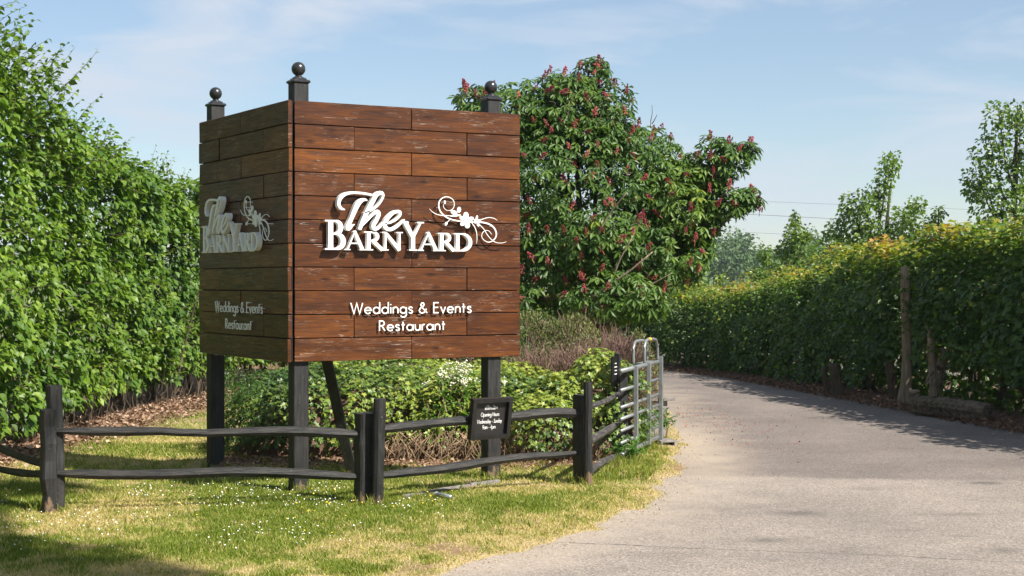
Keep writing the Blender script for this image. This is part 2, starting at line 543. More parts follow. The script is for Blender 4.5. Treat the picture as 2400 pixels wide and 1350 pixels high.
# far field
def field_material():
    m, t, b, out = new_mat('meadow_ground')
    v = coord(t)
    t.links.new(ramp(t, [(0.3, (0.07, 0.10, 0.025)), (0.7, (0.14, 0.16, 0.05))], noise(t, v, 0.15, 6)), b.inputs['Base Color'])
    b.inputs['Roughness'].default_value = 0.9
    return m
M_FIELD = field_material()
s = 2500.0
fx, fy, ff = grid(-s, s, -s, s, 250.0)
tag(part('ground', np.c_[fx, fy, np.full(len(fx), -0.09)], ff, M_FIELD), kind='structure')

# road
def road_material():
    m, t, b, out = new_mat('worn_asphalt')
    v = coord(t)
    ag = t.nodes.new('ShaderNodeTexVoronoi')
    ag.inputs['Scale'].default_value = 80.0
    t.links.new(v, ag.inputs['Vector'])
    sepc = t.nodes.new('ShaderNodeSeparateColor')
    t.links.new(ag.outputs['Color'], sepc.inputs[0])
    stone = ramp(t, [(0.0, (0.20, 0.178, 0.158)), (0.22, (0.29, 0.252, 0.218)), (0.6, (0.36, 0.312, 0.268)), (0.9, (0.44, 0.385, 0.335)), (1.0, (0.52, 0.47, 0.42))], sepc.outputs[0])
    gapc = ramp(t, [(0.30, (1, 1, 1)), (0.62, (0.66, 0.64, 0.62))], ag.outputs['Distance'])
    c = mixc(t, 0.8, stone, gapc, 'MULTIPLY')
    big = ramp(t, [(0.3, (0.68, 0.675, 0.68)), (0.7, (1.0, 0.985, 0.965))], noise(t, v, 0.55, 5, 0.6))
    c = mixc(t, 1.0, c, big, 'MULTIPLY')
    mid = ramp(t, [(0.35, (0.94, 0.94, 0.94)), (0.7, (1.04, 1.04, 1.04))], noise(t, v, 7.0, 4, 0.6))
    c = mixc(t, 1.0, c, mid, 'MULTIPLY')
    # the older surface beyond the seam is darker
    c = mixc(t, attr(t, 'old'), c, mixc(t, 1.0, c, (0.68, 0.67, 0.69), 'MULTIPLY'))
    c = mixc(t, attr(t, 'stain'), c, (0.060, 0.055, 0.050))
    c = mixc(t, attr(t, 'dust'), c, (0.44, 0.36, 0.27))
    # hair crack across the near lane
    sep = t.nodes.new('ShaderNodeSeparateXYZ'); t.links.new(v, sep.inputs[0])
    def math_(op, a, bb, cc=None):
        n = t.nodes.new('ShaderNodeMath'); n.operation = op
        for k, x in enumerate((a, bb, cc)):
            if x is None: continue
            if isinstance(x, (int, float)): n.inputs[k].default_value = x
            else: t.links.new(x, n.inputs[k])
        return n.outputs[0]
    e = math_('MULTIPLY_ADD', sep.outputs[0], 0.262, -12.46)
    e = math_('ADD', e, sep.outputs[1])
    wv = math_('MULTIPLY_ADD', noise(t, v, 1.6, 6, 0.7), 0.34, -0.17)
    e = math_('ABSOLUTE', math_('ADD', e, wv), 0.0)
    on = ramp(t, [(0.004, (0.8,) * 3), (0.017, (0, 0, 0))], e)
    brk = ramp(t, [(0.32, (0.15,) * 3), (0.5, (1, 1, 1))], noise(t, v, 2.2, 4))
    c = mixc(t, mixc(t, 1.0, on, brk, 'MULTIPLY'), c, (0.055, 0.05, 0.048))
    t.links.new(c, b.inputs['Base Color'])
    b.inputs['Roughness'].default_value = 0.85
    b.inputs['Specular IOR Level'].default_value = 0.25
    bump(t, b, mixc(t, 0.5, ag.outputs['Distance'], noise(t, v, 30, 3)), 0.35, 0.006)
    return m
M_ROAD = road_material()
X, Y, F = grid(-9.0, 11.0, 2.0, 46.0, 0.08)
P2 = np.c_[X, Y]
jag = (fbm(P2, 1.2, 5.0) - .5) * 0.25
old = 1 / (1 + np.exp(-(Y - (16.55 - 0.10 * (X - 2.0)) + jag) / 0.035))
stain = np.zeros(len(X))
def spot(px, py, w, l, a):
    x0, y0 = gp(px, py)
    q = ((X - x0) / w) ** 2 + ((Y - y0) / l) ** 2
    nn = fbm(P2, 6.0, px * 0.1, 3)
    return 1.5 * a * np.exp(-q) * np.clip(0.35 + 1.5 * (nn - 0.3), 0, 1)
for a_ in ((2305, 1132, .16, .10, 1.0), (1870, 1203, .22, .16, .55), (2245, 1205, .26, .10, .40), (1800, 1266, .22, .12, .5),
           (2355, 1290, .26, .14, .5), (2030, 1145, .3, .10, .22), (2255, 1257, .12, .07, .5), (2130, 1242, .14, .06, .3),
           (1960, 1120, .5, .1, .15), (1700, 1190, .5, .3, .15), (2150, 1300, .6, .2, .12), (1560, 1300, .5, .2, .14)):
    stain += spot(*a_)
oldn = fbm(P2, 0.7, 88.0, 3)
d_left = (X - road_left(Y)) * 0.62
dust = np.clip(1 - (d_left - 0.10) / 0.5 + (fbm(P2, 3.0, 44.0) - .5) * 1.4, 0, 1) * 0.42
bay = np.exp(-(((X - 2.25) / 0.45) ** 2 + ((Y - 19.6) / 2.6) ** 2))
dust = np.clip(dust * .8 + 0.34 * bay, 0, 0.7)
z = 0.03 * (fbm(P2, 0.25, 12.0) - 0.5) * 0.3
tag(part('road', np.c_[X, Y, np.zeros(len(X))], F, M_ROAD, attrs={'old': np.clip(old, 0, 1) * np.clip(.75 + oldn * .5, 0, 1), 'stain': np.clip(stain, 0, .85), 'dust': dust}), kind='structure')

# lawn sheet
def lawn_material():
    m, t, b, out = new_mat('lawn_ground')
    v = coord(t)
    fi = noise(t, v, 42, 4, 0.65)
    gr = ramp(t, [(0.3, (0.060, 0.100, 0.012)), (0.7, (0.165, 0.215, 0.034))], fi)
    st = ramp(t, [(0.3, (0.20, 0.145, 0.070)), (0.7, (0.50, 0.385, 0.215))], fi)
    so = ramp(t, [(0.25, (0.085, 0.050, 0.030)), (0.55, (0.215, 0.135, 0.080)), (0.8, (0.36, 0.245, 0.155))], noise(t, v, 26, 5, 0.7))
    c = mixc(t, attr(t, 'dry'), gr, st)
    c = mixc(t, attr(t, 'dirt'), c, so)
    t.links.new(c, b.inputs['Base Color'])
    b.inputs['Roughness'].default_value = 0.95
    b.inputs['Specular IOR Level'].default_value = 0.1
    bump(t, b, fi, 0.7, 0.02)
    return m
M_LAWN = lawn_material()
X, Y, F = grid(-12.0, 3.2, 8.0, 42.0, 0.09)
d, dry, dirt, z = lawn_fields(X, Y)
keep = (d[F] > -0.3).any(axis=1)
used = np.unique(F[keep]); rem = np.full(len(X), -1); rem[used] = np.arange(len(used))
tag(part('lawn', np.c_[X, Y, z][used], rem[F[keep]], M_LAWN, attrs={'dry': dry[used], 'dirt': dirt[used]}, smooth=True), kind='structure')

# earth verge under the right-hand hedge
def verge_material():
    m, t, b, out = new_mat('verge_earth')
    v = coord(t)
    t.links.new(ramp(t, [(0.25, (0.045, 0.026, 0.018)), (0.55, (0.13, 0.070, 0.045)), (0.8, (0.26, 0.15, 0.10))], noise(t, v, 22, 5, 0.7)), b.inputs['Base Color'])
    b.inputs['Roughness'].default_value = 0.95
    bump(t, b, noise(t, v, 30, 4), 0.8, 0.03)
    return m
M_VERGE = verge_material()
ys = np.arange(11.0, 42.0, 0.12)
us = np.linspace(-0.3, 4.0, 24)
U, YY = np.meshgrid(us, ys)
XX = road_right(YY.ravel()).reshape(YY.shape) + U
PP = np.c_[XX.ravel(), YY.ravel()]
e = U.ravel() + (fbm(PP, 1.5, 61.0) - .5) * 0.5
zz = np.where(e > 0, 0.05 * np.clip(e / .5, 0, 1) + 0.04 * (fbm(PP, 2.0, 15.0) - .5) * np.clip(e / .5, 0, 1) + .003, -0.06)
nx = len(us)
i = (np.arange(len(ys) - 1)[:, None] * nx + np.arange(nx - 1)[None, :]).ravel()
tag(part('verge', np.c_[PP, zz], np.c_[i, i + 1, i + 1 + nx, i + nx], M_VERGE, smooth=True), kind='structure')
xs_ = np.linspace(-9, 6, 60); vs_ = np.linspace(0, 4, 12)
XG, VG = np.meshgrid(xs_, vs_)
YG = 38.55 + VG + 0.02 * (XG - 1.5) ** 2 * (XG > 1.5) * -1.0
PG = np.c_[XG.ravel(), YG.ravel()]
nx = len(xs_); i = (np.arange(len(vs_) - 1)[:, None] * nx + np.arange(nx - 1)[None, :]).ravel()
tag(part('verge', np.c_[PG, 0.012 + 0.03 * np.clip(VG.ravel() / .5, 0, 1)], np.c_[i, i + 1, i + 1 + nx, i + nx], M_VERGE, smooth=True), kind='structure')

# wooded hill far behind
HX = np.linspace(-420, 620, 60); HV = np.linspace(0, 1, 14)
XG, VG = np.meshgrid(HX, HV)
YG = 250 + VG * 330
ZG = -0.08 + 14.0 * np.sin(VG * math.pi * .5) ** 2 * (0.55 + 0.45 * np.exp(-((XG - 60) / 120.0) ** 2))
def hill_z(x, y):
    v = np.clip((y - 250) / 330.0, 0, 1)
    return -0.08 + 14.0 * np.sin(v * math.pi * .5) ** 2 * (0.55 + 0.45 * np.exp(-((x - 60) / 120.0) ** 2))
nx = len(HX); i = (np.arange(len(HV) - 1)[:, None] * nx + np.arange(nx - 1)[None, :]).ravel()
tag(part('hill', np.c_[XG.ravel(), YG.ravel(), ZG.ravel()], np.c_[i, i + 1, i + 1 + nx, i + nx], M_FIELD, smooth=True), kind='structure')

# ------------------------------------------------------------------ the corner sign
PW, PZ0, PZ1, ROWS, PT = 2.46, 1.274, 3.745, 11, 0.036
ROW = (PZ1 - PZ0) / ROWS
RO = np.array([-2.048, 14.90]); RU = np.array([0.8660, 0.5000]); RN = np.array([-0.5000, 0.8660])     # right panel: origin, along, inwards
LN0 = np.array([-2.097, 14.85]); LU = np.array([0.5100, -0.8602]); LN = np.array([0.8602, 0.5100])
LO = LN0 - LU * PW
SIGN = thing('corner_sign', (-2.03, 15.04, 0.0), 'tall corner sign of two stained plank panels on black posts with white raised lettering', 'sign')
SL = np.array(SIGN.location)

def plank_mesh(L, h):
    mb = MB()
    box(mb, (L / 2, PT / 2, h / 2), (0, 1, 0), (0, 0, 1), (1, 0, 0), PT / 2, h / 2, L / 2, 0.004)
    V, F = mb.get()
    return np_mesh('plank', V, F, M_PLANK)
GAP = 0.008
pm_half = plank_mesh(PW / 2 - GAP, ROW - GAP)
pm_quart = plank_mesh(PW / 4 - GAP, ROW - GAP)
def panel_planks(O, U, N):
    rz = math.atan2(U[1], U[0])
    for r in range(ROWS):
        row_from_top = ROWS - 1 - r
        spans = [(0, .5), (.5, 1)] if row_from_top % 2 == 0 else [(0, .25), (.25, .75), (.75, 1)]
        for a, b in spans:
            o = bpy.data.objects.new('plank', pm_half if b - a > 0.3 else pm_quart)
            link(o, SIGN)
            p = O + U * (a * PW + GAP / 2) + N * random.uniform(-0.006, 0.004)
            o.location = Vector((p[0], p[1], PZ0 + r * ROW + GAP / 2 + random.uniform(-.001, .001))) - SIGN.location
            o.rotation_euler = (random.uniform(-.012, .012), random.uniform(-.0012, .0012), rz + random.uniform(-.002, .002))
panel_planks(RO, RU, RN)
panel_planks(LO, LU, LN)
for O, U, N in ((RO, RU, RN), (LO, LU, LN)):
    mb = MB()
    p = O + U * (.5 * PW) + N * (PT + 0.005)
    box(mb, (p[0], p[1], (PZ0 + PZ1) / 2), (*U, 0), (*N, 0), (0, 0, 1), PW / 2 - .012, 0.0035, (PZ1 - PZ0) / 2 - .012)
    mb.part('gap_blackout_sheet', M_POST, SIGN)  # added black sheet, stops sky showing through the plank gaps
    for f_ in (0.10, 0.50, 0.90):
        mb = MB()
        p = O + U * (f_ * PW) + N * (PT + 0.032)
        box(mb, (p[0], p[1], (PZ0 + PZ1) / 2), (*U, 0), (*N, 0), (0, 0, 1), 0.045, 0.02, (PZ1 - PZ0) / 2 - 0.02)
        mb.part('batten', M_POST, SIGN)

def sign_post(c, top, hw=0.075):
    mb = MB()
    box(mb, (c[0], c[1], (top - .035 - .3) / 2), (*RU, 0), (*RN, 0), (0, 0, 1), hw, hw, (top - .035 + .3) / 2, 0.006)
    p = mb.part('post', M_POST, SIGN)
    mb = MB()
    box(mb, (c[0], c[1], top - .022), (*RU, 0), (*RN, 0), (0, 0, 1), hw + .016, hw + .016, .016, 0.010)
    box(mb, (c[0], c[1], top + .002), (*RU, 0), (*RN, 0), (0, 0, 1), hw - .012, hw - .012, .012, 0.008)
    mb.part('post_cap', M_BALL, p)
    # turned neck and ball
    prof = [(0.0, .056), (.005, .058), (.010, .052), (.016, .038), (.024, .030), (.030, .030)]
    r = 0.067; zc = 0.030 + r * 0.90
    for k in range(1, 14):
        a = -math.pi / 2 + k * math.pi / 14
        if zc + r * math.sin(a) > 0.031: prof.append((zc + r * math.sin(a), r * math.cos(a)))
    prof.append((zc + r, 0.001))
    K = 24
    V = [(c[0] + rr * math.cos(2 * math.pi * j / K), c[1] + rr * math.sin(2 * math.pi * j / K), top + .012 + z) for z, rr in prof for j in range(K)]
    F = [(i * K + j, i * K + (j + 1) % K, (i + 1) * K + (j + 1) % K, (i + 1) * K + j) for i in range(len(prof) - 1) for j in range(K)]
    part('ball_finial', V, np.array(F), M_BALL, p, smooth=True)
sign_post((-2.030, 15.045), 3.955)
sign_post((-3.165, 16.905), 3.945)
sign_post((-0.215, 16.085), 3.91)
mb = MB()
a0, a1 = np.array([-1.60, 16.08, -0.02]), np.array([-1.955, 15.16, 2.1])
dz = unit((a1 - a0)[None])[0]; ux = np.cross(dz, (0, 1, 0)); ux /= np.linalg.norm(ux); uy = np.cross(dz, ux)
box(mb, (a0 + a1) / 2, ux, uy, dz, .05, .04, np.linalg.norm(a1 - a0) / 2, .004)
mb.part('brace', M_POST, SIGN)
for z_, A, B in ((3.5, (-2.03, 15.045), (-0.215, 16.085)), (1.5, (-2.03, 15.045), (-0.215, 16.085)), (3.5, (-2.03, 15.045), (-3.165, 16.905)), (1.5, (-2.03, 15.045), (-3.165, 16.905))):
    A, B = np.array(A), np.array(B); u = (B - A) / np.linalg.norm(B - A); n_ = np.array([-u[1], u[0]])
    mb = MB(); m_ = (A + B) / 2
    box(mb, (m_[0], m_[1], z_), (*u, 0), (*n_, 0), (0, 0, 1), np.linalg.norm(B - A) / 2 - .08, .025, .045)
    mb.part('cross_rail', M_POST, SIGN)

# --- letter strokes: points (x, z, width) in panel metres; extruded between depths d0 (back) and d1 (front)
def ribbon(mb, pts, d0, d1):
    P = np.asarray(pts, float)
    c, w = P[:, :2], P[:, 2]
    keep = np.r_[True, np.linalg.norm(np.diff(c, axis=0), axis=1) > 1e-6]
    c, w = c[keep], w[keep]
    seg = unit(np.diff(c, axis=0))
    nrm = np.c_[-seg[:, 1], seg[:, 0]]
    n = np.vstack([nrm[:1], nrm[:-1] + nrm[1:], nrm[-1:]])
    n = unit(n)
    cosf = np.ones(len(c))
    if len(seg) > 1:
        cosf[1:-1] = np.clip((n[1:-1] * nrm[1:]).sum(1), 0.45, 1)
    o = n * (w / 2 / cosf)[:, None]
    l, r = c + o, c - o
    m = len(c)
    def lay(q, d): return np.c_[q[:, 0], np.full(m, -d), q[:, 1]]
    V = np.vstack([lay(l, d1), lay(r, d1), lay(l, d0), lay(r, d0)])
    F = []
    for i in range(m - 1):
        F += [(i, i + 1, m + i + 1, m + i), (2 * m + i, 3 * m + i, 3 * m + i + 1, 2 * m + i + 1),
              (i, 2 * m + i, 2 * m + i + 1, i + 1), (m + i, m + i + 1, 3 * m + i + 1, 3 * m + i)]
    F += [(0, m, 3 * m, 2 * m), (m - 1, 2 * m - 1 + 2 * m, 0, 0)][:1]
    F += [(m - 1, 3 * m - 1, 4 * m - 1, 2 * m - 1)]
    mb.put(V, None, F)

def ellipse_plate(mb, x, z, a, b, rot, d0, d1, K=14):
    t = np.arange(K) * 2 * math.pi / K
    ex, ez = a * np.cos(t), b * np.sin(t)
    c, s_ = math.cos(rot), math.sin(rot)
    qx, qz = x + ex * c - ez * s_, z + ex * s_ + ez * c
    V = np.vstack([np.c_[qx, np.full(K, -d1), qz], np.c_[qx, np.full(K, -d0), qz], [(x, -d1, z)]])
    F3 = [(2 * K, i, (i + 1) % K) for i in range(K)]
    F4 = [(i, K + i, K + (i + 1) % K, (i + 1) % K) for i in range(K)]
    mb.put(V, F3, F4)

def arc(cx, cy, rx, ry, a0, a1, n=10):
    t = np.radians(np.linspace(a0, a1, n))
    return [(cx + rx * math.cos(k), cy + ry * math.sin(k)) for k in t]

# serif capitals in a unit box (height 1); ribbons (x, y, w)
def serif(x, y, half, t=0.05):
    return [(x - half, y, t), (x + half, y, t)]
def thick_arc(cx, cy, rx, ry, a0, a1, w0, w1, n=14):
    out = []
    for k, (x, y) in enumerate(arc(cx, cy, rx, ry, a0, a1, n)):
        f = math.sin(math.pi * k / (n - 1))
        out.append((x, y, w0 + (w1 - w0) * f))
    return out
CAPS = {
    'B': (0.72, [[(.20, 0, .17), (.20, 1, .17)], serif(.16, .975, .16), serif(.16, .025, .16),
                 [(.2, .97, .06), (.36, .97, .06)] , thick_arc(.36, .755, .19, .215, 90, -90, .06, .16), [(.36, .54, .05), (.2, .54, .05)],
                 [(.36, .54, .05), (.2, .535, .05)], thick_arc(.38, .285, .25, .255, 90, -90, .05, .18), [(.38, .03, .06), (.2, .03, .06)]]),
    'A': (0.98, [[(.49, 1.0, .06), (.14, .02, .08)], [(.47, 1.02, .14), (.84, .02, .19)], [(.26, .36, .06), (.70, .36, .06)], serif(.13, .025, .14), serif(.85, .025, .15)]),
    'R': (0.86, [[(.20, 0, .17), (.20, 1, .17)], serif(.16, .975, .16), serif(.2, .025, .18),
                 [(.2, .97, .06), (.36, .97, .06)], thick_arc(.36, .74, .21, .23, 90, -90, .06, .17), [(.36, .51, .05), (.2, .51, .05)], [(.36, .53, .15), (.78, .02, .17)], serif(.80, .025, .10)]),
    'N': (1.0, [[(.17, 0, .09), (.17, 1, .09)], [(.14, 1.0, .14), (.84, .02, .19)], [(.84, 0, .09), (.84, 1, .09)], serif(.16, .025, .15), serif(.12, .975, .12), serif(.84, .975, .15)]),
    'Y': (0.96, [[(.16, .98, .17), (.50, .46, .15)], [(.84, .98, .08), (.52, .46, .08)], [(.50, 0, .16), (.50, .52, .16)], serif(.15, .975, .16), serif(.83, .975, .15), serif(.5, .025, .17)]),
    'D': (0.90, [[(.20, 0, .17), (.20, 1, .17)], serif(.14, .975, .14), serif(.14, .025, .14), [(.2, .97, .06), (.38, .97, .06)],
                 thick_arc(.38, .50, .42, .47, 90, -90, .06, .19, 20), [(.38, .03, .06), (.2, .03, .06)]]),
}
BARN = [('B', .280, .495, 2.621), ('A', .482, .700, 2.517), ('R', .687, .899, 2.517), ('N', .876, 1.100, 2.517), ('Y', 1.086, 1.323, 2.621), ('A', 1.262, 1.497, 2.516), ('R', 1.482, 1.677, 2.516), ('D', 1.658, 1.869, 2.516)]
BASE_Z = 2.338
def barn_letter(mb, ch, x0, x1, ztop, d0, d1, tf=lambda x, z: (x, z), ws=1.0):
    adv, rib = CAPS[ch]
    sx, sz = (x1 - x0) / adv, ztop - BASE_Z
    k = 0
    for r_ in rib:
        q = []
        for x, y, w in r_:
            X_, Z_ = tf(x0 + x * sx, BASE_Z + y * sz)
            q.append((X_, Z_, w * (sx + sz) / 2 * ws))
        ribbon(mb, q, d0, d1 + 0.0005 * k)
        k += 1

# monoline sans letters: polylines in units of the cap height
BOWL = arc(.28, .29, .28, .29, 0, 360, 20)
SANS = {
    'W': (1.05, [[(0, 1), (.27, 0), (.52, .98), (.78, 0), (1.05, 1)]]),
    'e': (.56, [[(0.02, .30), (.55, .30)] + arc(.28, .29, .28, .29, 2, 318, 18)]),
    'd': (.58, [BOWL, [(.57, 0), (.57, 1.06)]]),
    'i': (.04, [[(.02, 0), (.02, .58)], [(.02, .79), (.02, .88)]]),
    'n': (.44, [[(0, 0), (0, .58)], [(0, .32)] + arc(.22, .35, .22, .23, 178, 0, 10) + [(.44, 0)]]),
    'g': (.58, [BOWL, [(.57, .58), (.57, -.1)] + arc(.29, -.1, .28, .26, 0, -150, 12)]),
    's': (.36, [[(.34, .47), (.27, .56), (.15, .585), (.05, .53), (.03, .42), (.12, .33), (.27, .27), (.36, .17), (.31, .04), (.16, -.005), (.02, .08)]]),
    '&': (.74, [[(.74, 0), (.22, .60), (.15, .78), (.24, .96), (.39, .96), (.46, .82), (.38, .67), (.10, .45), (.0, .25), (.09, .06), (.28, -.01), (.47, .07), (.61, .26), (.66, .42)]]),
    'E': (.46, [[(.46, .98), (0, .98), (0, .02), (.46, .02)], [(0, .53), (.42, .53)]]),
    'v': (.44, [[(0, .58), (.22, 0), (.44, .58)]]),
    't': (.30, [[(.13, .86), (.13, 0)], [(0, .57), (.29, .57)]]),
    'R': (.52, [[(0, 0), (0, .98), (.2, .98)] + arc(.2, .74, .24, .24, 90, -90, 10) + [(.0, .5)], [(.2, .5), (.50, 0)]]),
    'a': (.58, [BOWL, [(.57, 0), (.57, .58)]]),
    'u': (.44, [[(0, .58), (0, .24)] + arc(.22, .23, .22, .23, 180, 360, 10) + [(.44, .58)], [(.44, 0), (.44, .3)]]),
    'r': (.26, [[(0, 0), (0, .58)], [(0, .34), (.06, .5), (.14, .57), (.25, .57)]]),
    'O': (.94, [arc(.47, .49, .46, .5, 0, 360, 28)]),
    'p': (.58, [BOWL, [(.01, .58), (.01, -.4)]]),
    'H': (.62, [[(0, 0), (0, 1)], [(.62, 0), (.62, 1)], [(0, .52), (.62, .52)]]),
    'o': (.56, [BOWL]),
    'y': (.46, [[(0, .58), (.23, .04)], [(.46, .58), (.07, -.4)]]),
    'S': (.46, [[(.43, .84), (.34, .96), (.2, .99), (.07, .9), (.04, .74), (.15, .6), (.33, .5), (.46, .34), (.43, .12), (.27, 0), (.1, .04), (0, .2)]]),
    '9': (.5, [arc(.25, .7, .25, .29, 0, 360, 18), [(.5, .68), (.42, .4), (.18, 0)]]),
    '4': (.56, [[(.42, 0), (.42, 1), (0, .27), (.56, .27)]]),
    'm': (.80, [[(0, 0), (0, .58)], [(0, .34)] + arc(.2, .36, .2, .22, 178, 0, 8) + [(.4, 0)], [(.4, .34)] + arc(.6, .36, .2, .22, 178, 0, 8) + [(.8, 0)]]),
    '-': (.30, [[(0, .3), (.30, .3)]]),
}
def set_text(text, x0, x1, z, cap, track=0.20):
    """(char, strokes) for a text fitted between x0 and x1 on the baseline z"""
    adv = 0; pos = []
    for ch in text:
        if ch == ' ':
            adv += 0.42; pos.append(None); continue
        pos.append(adv); adv += SANS[ch][0] + track
    adv -= track
    sx = (x1 - x0) / adv
    out = []
    for ch, p in zip(text, pos):
        if p is None: continue
        out.append((ch, [[(x0 + (p + x) * sx, z + y * cap) for x, y in st] for st in SANS[ch][1]]))
    return out

# traced letter strokes of the panels: (along, height, width) in metres
THE = [[(0.48, 2.721, 0.0088), (0.444, 2.732, 0.0238), (0.419, 2.763, 0.0313), (0.421, 2.805, 0.0351), (0.45, 2.848, 0.0351), (0.503, 2.876, 0.0289), (0.575, 2.886, 0.0227), (0.668, 2.883, 0.0203), (0.747, 2.872, 0.0191), (0.801, 2.862, 0.0166)], [(0.714, 2.814, 0.0089), (0.684, 2.823, 0.0254), (0.644, 2.808, 0.0418), (0.609, 2.767, 0.0481), (0.575, 2.7, 0.0442), (0.542, 2.627, 0.0403), (0.509, 2.557, 0.0403), (0.524, 2.538, 0.029), (0.559, 2.57, 0.0164), (0.58, 2.583, 0.0076)], [(0.674, 2.693, 0.0102), (0.747, 2.716, 0.0153), (0.817, 2.763, 0.0179), (0.858, 2.813, 0.0218), (0.881, 2.864, 0.0256), (0.866, 2.891, 0.032), (0.834, 2.887, 0.0384), (0.801, 2.86, 0.0421), (0.771, 2.808, 0.0446), (0.724, 2.728, 0.0445), (0.684, 2.654, 0.0406), (0.644, 2.563, 0.038), (0.633, 2.535, 0.0317)], [(0.654, 2.566, 0.0127), (0.707, 2.618, 0.0191), (0.767, 2.68, 0.028), (0.814, 2.709, 0.0383), (0.834, 2.688, 0.0396), (0.811, 2.632, 0.0396), (0.777, 2.574, 0.0395), (0.793, 2.542, 0.0319), (0.838, 2.557, 0.023), (0.888, 2.61, 0.0141)], [(0.901, 2.598, 0.0128), (0.955, 2.605, 0.0167), (1.016, 2.637, 0.0219), (1.06, 2.684, 0.0285), (1.054, 2.714, 0.031), (1.003, 2.709, 0.031), (0.945, 2.666, 0.036), (0.901, 2.604, 0.0398), (0.908, 2.558, 0.0398), (0.962, 2.541, 0.0322), (1.037, 2.576, 0.0233), (1.111, 2.64, 0.0104)]]
ORN = [[(1.55, 2.818, 0.0048), (1.545, 2.777, 0.0054), (1.569, 2.747, 0.0054), (1.61, 2.739, 0.006), (1.648, 2.757, 0.0072), (1.666, 2.797, 0.0072), (1.654, 2.842, 0.0084), (1.616, 2.868, 0.0096), (1.572, 2.874, 0.0096), (1.528, 2.858, 0.0119), (1.497, 2.821, 0.0143), (1.493, 2.776, 0.0155), (1.509, 2.732, 0.0155), (1.547, 2.693, 0.0155), (1.603, 2.661, 0.0156), (1.673, 2.644, 0.0144), (1.737, 2.636, 0.0145), (1.801, 2.631, 0.0133), (1.898, 2.63, 0.0146), (1.963, 2.631, 0.017), (2.034, 2.621, 0.0183), (2.093, 2.597, 0.0184), (2.131, 2.557, 0.0184), (2.144, 2.512, 0.016), (2.129, 2.472, 0.0135), (2.093, 2.442, 0.011), (2.047, 2.433, 0.0086), (2.002, 2.453, 0.0073), (1.976, 2.486, 0.0073), (1.986, 2.526, 0.0067), (2.021, 2.549, 0.0061), (2.06, 2.544, 0.0055), (2.09, 2.511, 0.0049)], [(1.389, 2.751, 0.0036), (1.427, 2.719, 0.0065), (1.477, 2.697, 0.0077), (1.534, 2.69, 0.0078), (1.623, 2.688, 0.0072), (1.68, 2.685, 0.006)], [(1.629, 2.659, 0.0072), (1.594, 2.63, 0.0072), (1.569, 2.598, 0.0072)], [(1.943, 2.644, 0.0085), (1.995, 2.665, 0.0079), (2.06, 2.68, 0.0073), (2.119, 2.671, 0.0067), (2.155, 2.652, 0.0037)], [(1.859, 2.626, 0.0079), (1.898, 2.576, 0.0091), (1.917, 2.52, 0.0079), (1.921, 2.463, 0.0055), (1.916, 2.415, 0.003)], [(1.943, 2.611, 0.0079), (1.995, 2.566, 0.0079), (2.041, 2.504, 0.0079), (2.093, 2.454, 0.008), (2.146, 2.429, 0.0068), (2.211, 2.427, 0.0055), (2.258, 2.439, 0.0031)]]
PETALS = [(1.796, 2.694, 0.0296, 0.0351, 0), (1.852, 2.663, 0.031, 0.0204, 0.2), (1.811, 2.6, 0.0296, 0.0328, 0.1), (1.758, 2.612, 0.0282, 0.0203, 0.4), (1.749, 2.667, 0.0295, 0.0203, -0.5), (1.803, 2.648, 0.0322, 0.0283, 0), (1.716, 2.749, 0.0217, 0.0293, -0.2), (1.659, 2.721, 0.037, 0.0214, -0.3), (1.679, 2.691, 0.0587, 0.0101, 0.15), (1.916, 2.672, 0.0117, 0.0261, -0.25), (1.94, 2.639, 0.0182, 0.0193, 0), (1.93, 2.608, 0.013, 0.0227, 0.4), (1.899, 2.639, 0.0155, 0.0227, 0), (1.556, 2.821, 0.0108, 0.0168, 0), (1.571, 2.608, 0.0127, 0.0202, -0.6)]
def panel_objects():
    """all raised letters of one panel as (name, mesh, is_small) in panel coordinates"""
    out = []
    mb = MB()
    for k, st in enumerate(THE):
        ribbon(mb, interp_path(st, len(st) * 5), 0.030, 0.086 + 0.0005 * k)
    out.append(('script_word', mb, M_WHITE, ()))
    for ch, x0, x1, zt in BARN:
        mb = MB()
        barn_letter(mb, ch, x0, x1, zt, 0.022, 0.072)
        out.append(('letter', mb, M_WHITE, ()))
    mb = MB()
    for k, st in enumerate(ORN):
        ribbon(mb, np.maximum(interp_path(st, len(st) * 4) * [1, 1, .82], [-9, -9, .002]), 0.064, 0.070 + 0.0004 * k)
    for k, (x, z, a, b, r) in enumerate(PETALS):
        ellipse_plate(mb, x, z, a, b, r, 0.064, 0.073 + 0.0004 * k)
    for x, z in ((1.556, 2.821), (1.659, 2.721), (1.80, 2.65), (1.90, 2.64), (1.571, 2.608), (2.10, 2.59), (1.50, 2.77)):
        a = np.arange(5) * 2 * math.pi / 5
        V = np.vstack([np.c_[x + .004 * np.cos(a), np.full(5, d), z + .004 * np.sin(a)] for d in (0.002, -0.066)])
        mb.put(V, None, [(i, (i + 1) % 5, 5 + (i + 1) % 5, 5 + i) for i in range(5)])
    out.append(('flower_scroll', mb, M_WHITE, ()))
    for text, x0, x1, z, cap in (('Weddings & Events', .566, 1.876, 1.728, .103), ('Restaurant', .868, 1.582, 1.560, .098)):
        for ch, sts in set_text(text, x0, x1, z, cap):
            mb = MB()
            for k, st in enumerate(sts):
                ribbon(mb, [(x, zz, .0118) for x, zz in st], 0.024, 0.031 + 0.0004 * k)
            x, zz = sts[0][0]
            a = np.arange(5) * 2 * math.pi / 5
            V = np.vstack([np.c_[x + .003 * np.cos(a), np.full(5, d), zz + .003 * np.sin(a)] for d in (0.002, -0.026)])
            mb.put(V, None, [(i, (i + 1) % 5, 5 + (i + 1) % 5, 5 + i) for i in range(5)])
            out.append(('letter', mb, M_WHITE, ()))
    return out
